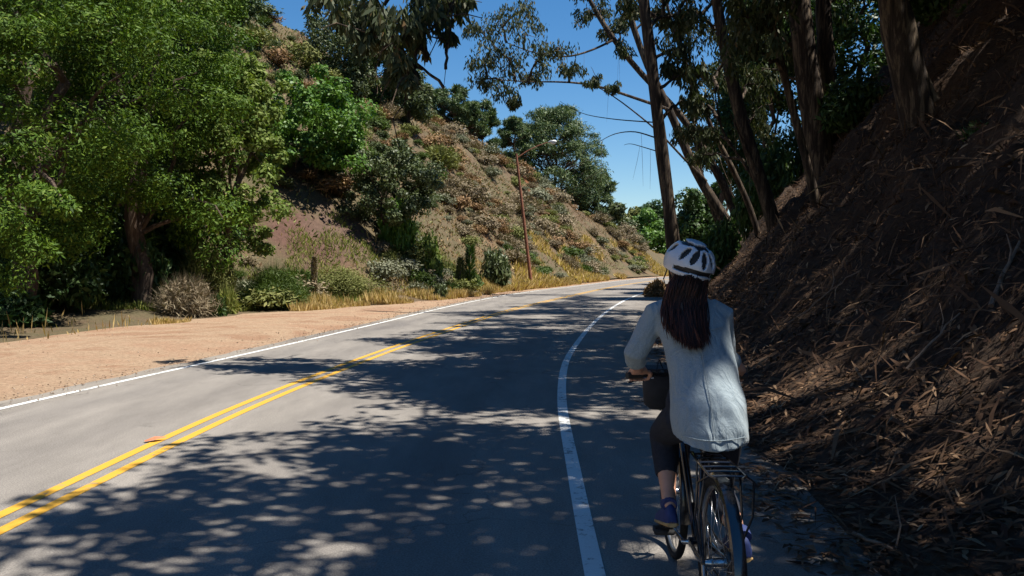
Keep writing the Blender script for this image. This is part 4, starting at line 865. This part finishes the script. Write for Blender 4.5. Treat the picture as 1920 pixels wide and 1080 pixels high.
def remeshed(name, mb, mat, voxel, smooth_it=6, parent=person, disp=None):
    o = mk(name, np.concatenate(mb.V) - PB, mb.F, mat)
    r = o.modifiers.new('r', 'REMESH'); r.mode = 'VOXEL'; r.voxel_size = voxel; r.use_smooth_shade = True
    s = o.modifiers.new('s', 'SMOOTH'); s.factor = .5; s.iterations = smooth_it
    bpy.context.view_layer.update(); dg = bpy.context.evaluated_depsgraph_get()
    me = bpy.data.meshes.new_from_object(o.evaluated_get(dg)); me.name = name; old = o.data; o.modifiers.clear(); o.data = me; bpy.data.meshes.remove(old)
    if disp is not None:
        n = len(me.vertices); co = np.zeros(n * 3); me.vertices.foreach_get('co', co); co = co.reshape(-1, 3); nn = np.zeros(n * 3); me.vertices.foreach_get('normal', nn)
        co += nn.reshape(-1, 3) * disp(co + PB)[:, None]; me.vertices.foreach_set('co', co.ravel().astype(np.float32)); me.update()
    if not me.materials: me.materials.append(mat)
    me.polygons.foreach_set('use_smooth', np.ones(len(me.polygons), dtype=bool)); o.parent = parent; return o
def ell(c, rx, ry, n=24, tilt=0.0, sq=1.0):
    a = np.linspace(0, 2 * math.pi, n, endpoint=False); x = np.sign(np.cos(a)) * abs(np.cos(a)) ** sq; y = np.sign(np.sin(a)) * abs(np.sin(a)) ** sq
    return np.stack([c[0] + rx * x, c[1] + ry * y, c[2] + ry * y * tilt], 1)
V3 = lambda *a: np.array(a, float)
HIP = {-1: V3(.765, 3.62, .885), 1: V3(.925, 3.62, .885)}
ANK = {-1: bw(PEDL + np.array([-.0, -.175, .155])), 1: bw(PEDR + np.array([0, -.15, .11]))}
def knee(h, a, l1=.43, l2=.41):
    d = a - h; L = np.linalg.norm(d); u = d / L; x = (l1 ** 2 - l2 ** 2 + L * L) / (2 * L); hgt = math.sqrt(max(.0, l1 ** 2 - x * x)); f = V3(0, 1, .2); f = f - u * (f @ u); f /= np.linalg.norm(f); return h + u * x + f * hgt
KNE = {s: knee(HIP[s], ANK[s]) for s in (-1, 1)}
SHO = {-1: V3(.665, 3.785, 1.325), 1: V3(.955, 3.785, 1.325)}
HAND = {s: bw((s * .245, .692, HBZ + .03)) for s in (-1, 1)}
ELB = {-1: V3(.566, 3.80, 1.13), 1: V3(1.0, 3.87, 1.12)}
WRI = {s: HAND[s] + V3(0, -.075, .015) for s in (-1, 1)}
HEAD = V3(.807, 3.80, 1.535)
# body: one continuous surface
bd = MB()
bd.loft([ell((.845, 3.60, .84), .12, .10), ell((.845, 3.62, .92), .165, .125), ell((.84, 3.65, 1.05), .125, .09), ell((.83, 3.72, 1.2), .14, .1), ell((.822, 3.76, 1.3), .15, .085), ell((.818, 3.785, 1.36), .12, .06), ell((.815, 3.79, 1.40), .055, .052), ell((.812, 3.795, 1.47), .05, .05)])
bd.ball(HEAD, (.072, .092, .112), 20, 14); bd.ball(HEAD + V3(0, .035, -.055), (.052, .058, .062), 16, 10); bd.tube([HEAD + V3(0, .088, .015), HEAD + V3(0, .108, -.025), HEAD + V3(0, .092, -.035)], [.009, .015, .012], 8)
bd.ball(HEAD + V3(0, .086, -.062), (.024, .012, .009), 10, 8)
for s in (-1, 1):
    bd.ball(HEAD + V3(s * .073, .0, -.005), (.009, .02, .032), 10, 8)
    bd.tube([HIP[s], HIP[s] * .5 + KNE[s] * .5, KNE[s]], [.085, .07, .052], 16); bd.tube([KNE[s], KNE[s] * .6 + ANK[s] * .4 + V3(0, -.012, 0), KNE[s] * .25 + ANK[s] * .75, ANK[s]], [.05, .052, .036, .031], 16)
    bd.tube([SHO[s] + V3(-s * .03, 0, .01), SHO[s] * .5 + ELB[s] * .5, ELB[s]], [.048, .042, .036], 14); bd.tube([ELB[s], ELB[s] * .6 + WRI[s] * .4, WRI[s]], [.036, .034, .024], 14); bd.tube([WRI[s], WRI[s] * .4 + HAND[s] * .6], [.024, .028], 12, flat=.75)
    ax = bw((s * HW, .685, HBZ + .01)) - bw((s * .165, .737, HBZ + .012)); ax /= np.linalg.norm(ax); gc = bw((s * .236, .708, HBZ + .011)); fw = np.cross(V3(0, 0, 1), ax); fw = fw if fw[1] > 0 else -fw
    bd.tube([gc - ax * .032 + V3(0, 0, .024) - fw * .018, gc + ax * .045 + V3(0, 0, .024) - fw * .018], [.024, .022], 10)
    for i, (o_, rr) in enumerate(((-.033, .0085), (-.010, .009), (.013, .0088), (.036, .0078))):
        k = 1.0 - .06 * (i == 3); c_ = gc + ax * o_
        bd.tube([c_ + fw * (.028 * math.cos(t) * k) + V3(0, 0, .028 * math.sin(t) * k) for t in (2.0, 1.4, .8, .1, -.7, -1.5, -2.2)], [rr * 1.1, rr * 1.1, rr, rr, rr * .95, rr * .9, rr * .75], 8)
    bd.tube([gc - ax * .045 + V3(0, 0, .02) - fw * .022, gc - ax * .058 - fw * .03, gc - ax * .05 - V3(0, 0, .024) - fw * .012, gc - ax * .045 - V3(0, 0, .03) + fw * .012], [.013, .012, .0105, .008], 8)
body = remeshed('body', bd, M['skin'], .008, 2)
for s in (-1, 1):
    b = MB(); b.ball(HEAD - PB + V3(s * .03, .083, .012), .011, 10, 8); b.build('eye', M['lens'], person)
# trousers
tr = MB(); tr.loft([ell((.845, 3.60, .80), .10, .10), ell((.845, 3.61, .86), .165, .14), ell((.845, 3.62, .94), .172, .135), ell((.843, 3.635, 1.0), .15, .11)])
for s in (-1, 1):
    tr.tube([HIP[s] + V3(0, -.03, 0), HIP[s] * .5 + KNE[s] * .5, KNE[s]], [.098, .086, .068], 18)
    e = KNE[s] * .42 + ANK[s] * .58; tr.tube([KNE[s], KNE[s] * .7 + ANK[s] * .3 + V3(0, -.01, 0), e], [.067, .064, .054], 18)
remeshed('trousers', tr, M['trouser'], .009, 5, disp=lambda c: .006 * fbm(c[:, 0] * 9 + c[:, 1] * 4, c[:, 2] * 9, 1, 70, 3))
# shirt: torso and three-quarter sleeves, loose, with folds
sh = MB()
sh.loft([ell((.84, 3.535, .812), .158, .158, 28, .25), ell((.841, 3.55, .87), .163, .166, 28, .15), ell((.842, 3.58, .95), .163, .158, 28), ell((.84, 3.63, 1.05), .153, .128, 28), ell((.834, 3.69, 1.16), .157, .12, 28), ell((.826, 3.74, 1.25), .168, .113, 28),
         ell((.82, 3.77, 1.315), .172, .096, 28), ell((.817, 3.785, 1.36), .150, .073, 28), ell((.815, 3.79, 1.388), .102, .062, 28), ell((.813, 3.79, 1.41), .068, .060, 28)])
for s in (-1, 1):
    e = ELB[s] * .45 + WRI[s] * .55
    sh.tube([SHO[s] + V3(-s * .05, 0, .01), SHO[s] + V3(s * .005, 0, -.01), SHO[s] * .55 + ELB[s] * .45, ELB[s], ELB[s] * .7 + WRI[s] * .3, e], [.066, .062, .056, .051, .049, .046], 18)
def folds(c):
    low = np.clip((1.2 - c[:, 2]) / .35, 0, 1); u = c[:, 0] + c[:, 2] * .5; w = c[:, 0] - c[:, 2] * .35
    d = .022 * low * fbm(u * 13, c[:, 2] * 2.2, 1, 80, 2) + .012 * fbm(w * 9, c[:, 2] * 5 + c[:, 0] * 2, 1, 84, 2)
    return d + .010 * fbm(c[:, 1] * 14, c[:, 2] * 14, 1, 88, 2) * (np.abs(c[:, 0] - .83) > .175)
remeshed('shirt', sh, M['shirt'], .007, 5, disp=folds)
b = MB(); b.tube([V3(.755, 3.735, 1.398) - PB, V3(.80, 3.722, 1.402) - PB, V3(.86, 3.73, 1.40) - PB, V3(.885, 3.78, 1.405) - PB], .012, 8, flat=1.6); b.build('collar', M['shirt'], person)
shirt_o = [c for c in person.children if c.name.startswith('shirt')][0]
sco = np.zeros(len(shirt_o.data.vertices) * 3); shirt_o.data.vertices.foreach_get('co', sco); sco = sco.reshape(-1, 3) + PB
def on_back(x, z):                           # point of the shirt's back surface
    d = np.hypot(sco[:, 0] - x, sco[:, 2] - z); m = d < .02; return V3(x, sco[m][:, 1].min() if m.any() else 3.6, z)
for pts in ([(.70 + .24 * t, 1.275 - .018 * math.sin(math.pi * t)) for t in np.linspace(0, 1, 13)], [(.82 + .012 * t, 1.26 - .43 * t) for t in np.linspace(0, 1, 16)], [(.715 + .25 * t, .832 - .01 * math.sin(math.pi * t)) for t in np.linspace(0, 1, 13)]):
    P = np.array([on_back(*p) for p in pts]); P[1:-1] = (P[:-2] + P[1:-1] + P[2:]) / 3; b = MB(); b.tube(P - PB + V3(0, .0008, 0), .0022, 5); b.build('seam', M['shirt'], shirt_o)
# shoes
for s in (-1, 1):
    toe = bw((PEDL if s < 0 else PEDR) + np.array([0, .065, .025])); heel = ANK[s] + V3(0, -.055, -.06); d = toe - heel; L = np.linalg.norm(d); f = d / L; r_ = V3(1, 0, 0); up = np.cross(r_, f); up *= np.sign(up[2])
    prof = [(-.02, .02, .05), (.03, .032, .075), (.25, .036, .085), (.5, .038, .062), (.75, .044, .045), (.95, .036, .034), (1.08, .012, .018)]
    rings = []; sole = []
    a = np.linspace(0, 2 * math.pi, 18, endpoint=False)
    for t, w, h in prof:
        c = heel + d * t; rings.append(np.stack([c + r_ * w * .92 * math.cos(x) + up * (h * max(0, math.sin(x)) + .012 + .004 * math.sin(x)) for x in a])); sole.append(np.stack([c + r_ * w * 1.02 * math.cos(x) + up * (.013 * math.sin(x) + .004) for x in a]))
    b = MB(); b.loft([q - PB for q in rings]); sho = b.build('shoe', M['shoe_blue'], person)
    b = MB(); b.loft([q - PB for q in sole]); so_ = b.build('sole', M['gum'], sho)
    for t in (.1, .3, .62, .74, .86):
        c = heel + d * t - up * .0095 - PB; b = MB(); b.box(c, (.05, .012, .004), np.stack([r_, f, up], 1)); b.build('tread', M['sole_dark'], so_, False)
    b = MB(); b.tube([heel + d * .10 + up * .085 - PB, heel + d * .22 + up * .10 - PB, heel + d * .36 + up * .088 - PB], .034, 12); b.build('shoe_collar', M['shoe_blue'], sho)
# hair: strands that fall from under the helmet over the back
k = 2000; hv = []; hf = []; hr = []; nv = 0; S = 9
for i in range(k):
    u = RNG.uniform(-1, 1); lay = RNG.random()
    root = HEAD + V3(.074 * math.sin(u * 1.45), -.088 * math.cos(u * 1.45) * (.8 + .2 * lay), RNG.uniform(-.085, -.03))
    zt = 1.17 + .05 * abs(u - .25) ** 1.2 + .05 * RNG.random() + .04 * (RNG.random() < .12)
    xs = .752 + .098 * u + .012 * RNG.normal(); xe = .772 + .062 * u + .020 * RNG.normal(); out = .016 + .030 * (1 - u * u) * lay
    P = []
    for j, t in enumerate(np.linspace(0, 1, S)):
        z = root[2] + (zt - root[2]) * t
        x = (1 - t) ** 2 * root[0] + 2 * t * (1 - t) * xs + t * t * xe
        yb = np.interp(z, [1.10, 1.16, 1.25, 1.315, 1.36, 1.40, 1.46], [3.53, 3.568, 3.628, 3.672, 3.708, 3.715, 3.70]) + .35 * (abs(x - .82) / .19) ** 2 * .09
        y = min(root[1] * (1 - min(1, t * 3)) + yb * min(1, t * 3), yb + .03) - out
        P.append(V3(x + .004 * math.sin(7 * t + i), y, z))
    P = np.array(P); w = 0.0031 * np.array([.6, 1, 1, 1, 1, 1, .9, .6, .1]); side = V3(1, .25 * u, 0); dep = V3(0, 1, 0)
    hv.append(np.stack([P - side * w[:, None], P - dep * w[:, None], P + side * w[:, None]], 1).reshape(-1, 3) - PB)
    for j in range(S - 1):
        for m_ in range(3): hf.append([nv + j * 3 + m_, nv + j * 3 + (m_ + 1) % 3, nv + (j + 1) * 3 + (m_ + 1) % 3, nv + (j + 1) * 3 + m_])
    nv += 3 * S; hr.append(np.repeat(np.clip(RNG.beta(1.3, 3) + .35 * max(0, -u - .45) + .25 * (np.linspace(0, 1, S)) ** 2, 0, 1), 3))
hair = mk('hair', np.concatenate(hv), np.array(hf), M['hair'], person, True, np.concatenate(hr))
b = MB(); b.ball(HEAD - PB + V3(0, -.012, .01), (.082, .098, .11), 20, 12)
b.tube([HEAD - PB + V3(-.02, -.02, -.04), V3(.755, 3.75, 1.38) - PB, V3(.755, 3.70, 1.30) - PB, V3(.765, 3.66, 1.24) - PB], [.07, .075, .065, .03], 14, flat=.35)
hc = b.build('hair_mass', M['trouser'], hair); hc.data.materials.clear(); hc.data.materials.append(plain('hair_base', (.010, .006, .005), .5, 0, .3, 60))

# ================================================================== helmet
M['helmet_white'] = plain('helmet_white', (.50, .53, .58), .28, 0, .04, 6, .5, .3)
M['helmet_black'] = plain('helmet_black', (.012, .012, .013), .7, 0, .2, 30)
HC = V3(.812, 3.795, 1.552); helmet = empty('bicycle_helmet', HC); tag(helmet, 'white vented bicycle helmet on the head of the cyclist', 'helmet')
helmet.rotation_euler = (math.radians(13), math.radians(12), math.radians(18))
HR = V3(.110, .142, .113)
vents = []
for az, el, wa, we, ti in ((0, 24, 6.5, 19, 0), (-25, 26, 6, 18, .4), (25, 26, 6, 18, -.4), (-52, 28, 6, 17, .5), (52, 28, 6, 17, -.5), (-14, 55, 10, 9, .3), (16, 55, 10, 9, -.3), (-62, 56, 15, 8, .4), (62, 56, 15, 8, -.4), (-100, 30, 9, 13, .3), (100, 30, 9, 13, -.3), (-140, 32, 9, 14, .2), (140, 32, 9, 14, -.2), (180, 34, 9, 14, 0), (-160, 58, 11, 9, 0), (160, 58, 11, 9, 0), (-112, 60, 14, 8, 0), (112, 60, 14, 8, 0)):
    vents.append((az, el, wa, we, ti))
na, ne = 150, 60; AZ = np.linspace(-180, 180, na, endpoint=False); EL = np.linspace(-30, 89, ne)
def hp(az, el, k=1.0):
    a, e = math.radians(az), math.radians(el); rim = 1.0 + .02 * math.cos(3 * a); x = math.cos(e) * math.sin(a); y = -math.cos(e) * math.cos(a); z = math.sin(e)
    ridge = 1 + .018 * math.cos(math.radians(az) * 7) * math.cos(e); return HR * V3(x, y, z) * k * (1 + (ridge - 1) * (k > .96))
V = np.array([hp(a, e) for e in EL for a in AZ]); F = []
def in_vent(az, el):
    for a, e, wa, we, ti in vents:
        da = (az - a + 180) % 360 - 180; ce = math.cos(math.radians(el)); x = da * ce / 1.3; y = (el - e) / 1.12; xr = x - ti * y * .6
        if (xr / wa) ** 2 + (y / we) ** 2 < 1 * (1 - .35 * y / we * .5): return True
    da = abs((az + 180) % 360 - 180)
    if da < 72 and -16 - .03 * da < el < -3 - (da / 72) ** 2 * 5: return True
    return False
for i in range(ne - 1):
    for j in range(na):
        az = AZ[j] + 1.2; el = (EL[i] + EL[i + 1]) / 2; da = abs((az + 180) % 360 - 180)
        if el < (-27 if da < 80 else -27 + (da - 80) * .22): continue
        if in_vent(az, el): continue
        F.append([i * na + j, i * na + (j + 1) % na, (i + 1) * na + (j + 1) % na, (i + 1) * na + j])
F.append([(ne - 1) * na + j for j in range(na)])
o = mk('shell', V, F, M['helmet_white'], helmet, True); sm = o.modifiers.new('s', 'SOLIDIFY'); sm.thickness = .012; sm.offset = -1
b = MB(); AZ2 = np.linspace(-180, 180, 48, endpoint=False); b.loft([np.array([hp(a, e, .90) for a in AZ2]) for e in np.linspace(-24, 88, 18)]); b.build('liner', M['helmet_black'], helmet)
for s in (-1, 1): b = MB(); b.tube([V3(s * .092, .01, -.04), V3(s * .085, .03, -.10), V3(s * .04, .06, -.145), V3(0, .065, -.15)], .005, 5, flat=.5); b.build('strap', M['helmet_black'], helmet)

# ================================================================== small things on the road
pos = on_road(290, 828); b = MB(); b.loft([np.array([[-.055, 0, .010], [-.05, .012, .006], [-.05, -.012, .006]]), np.array([[0, 0, .03], [0, .03, .012], [0, -.026, .014]]), np.array([[.06, 0, .02], [.06, .004, .016], [.06, -.004, .016]])])
fl = b.build('fallen_leaf', plain('orange_leaf', (.42, .14, .06), .7, 0, .3, 30)); fl.location = pos + V3(0, 0, .004); fl.rotation_euler = (0, 0, .6); fl.scale = (1.6, 1.6, 1.4); tag(fl, 'orange-red curled leaf lying beside the yellow centre line', 'leaf')
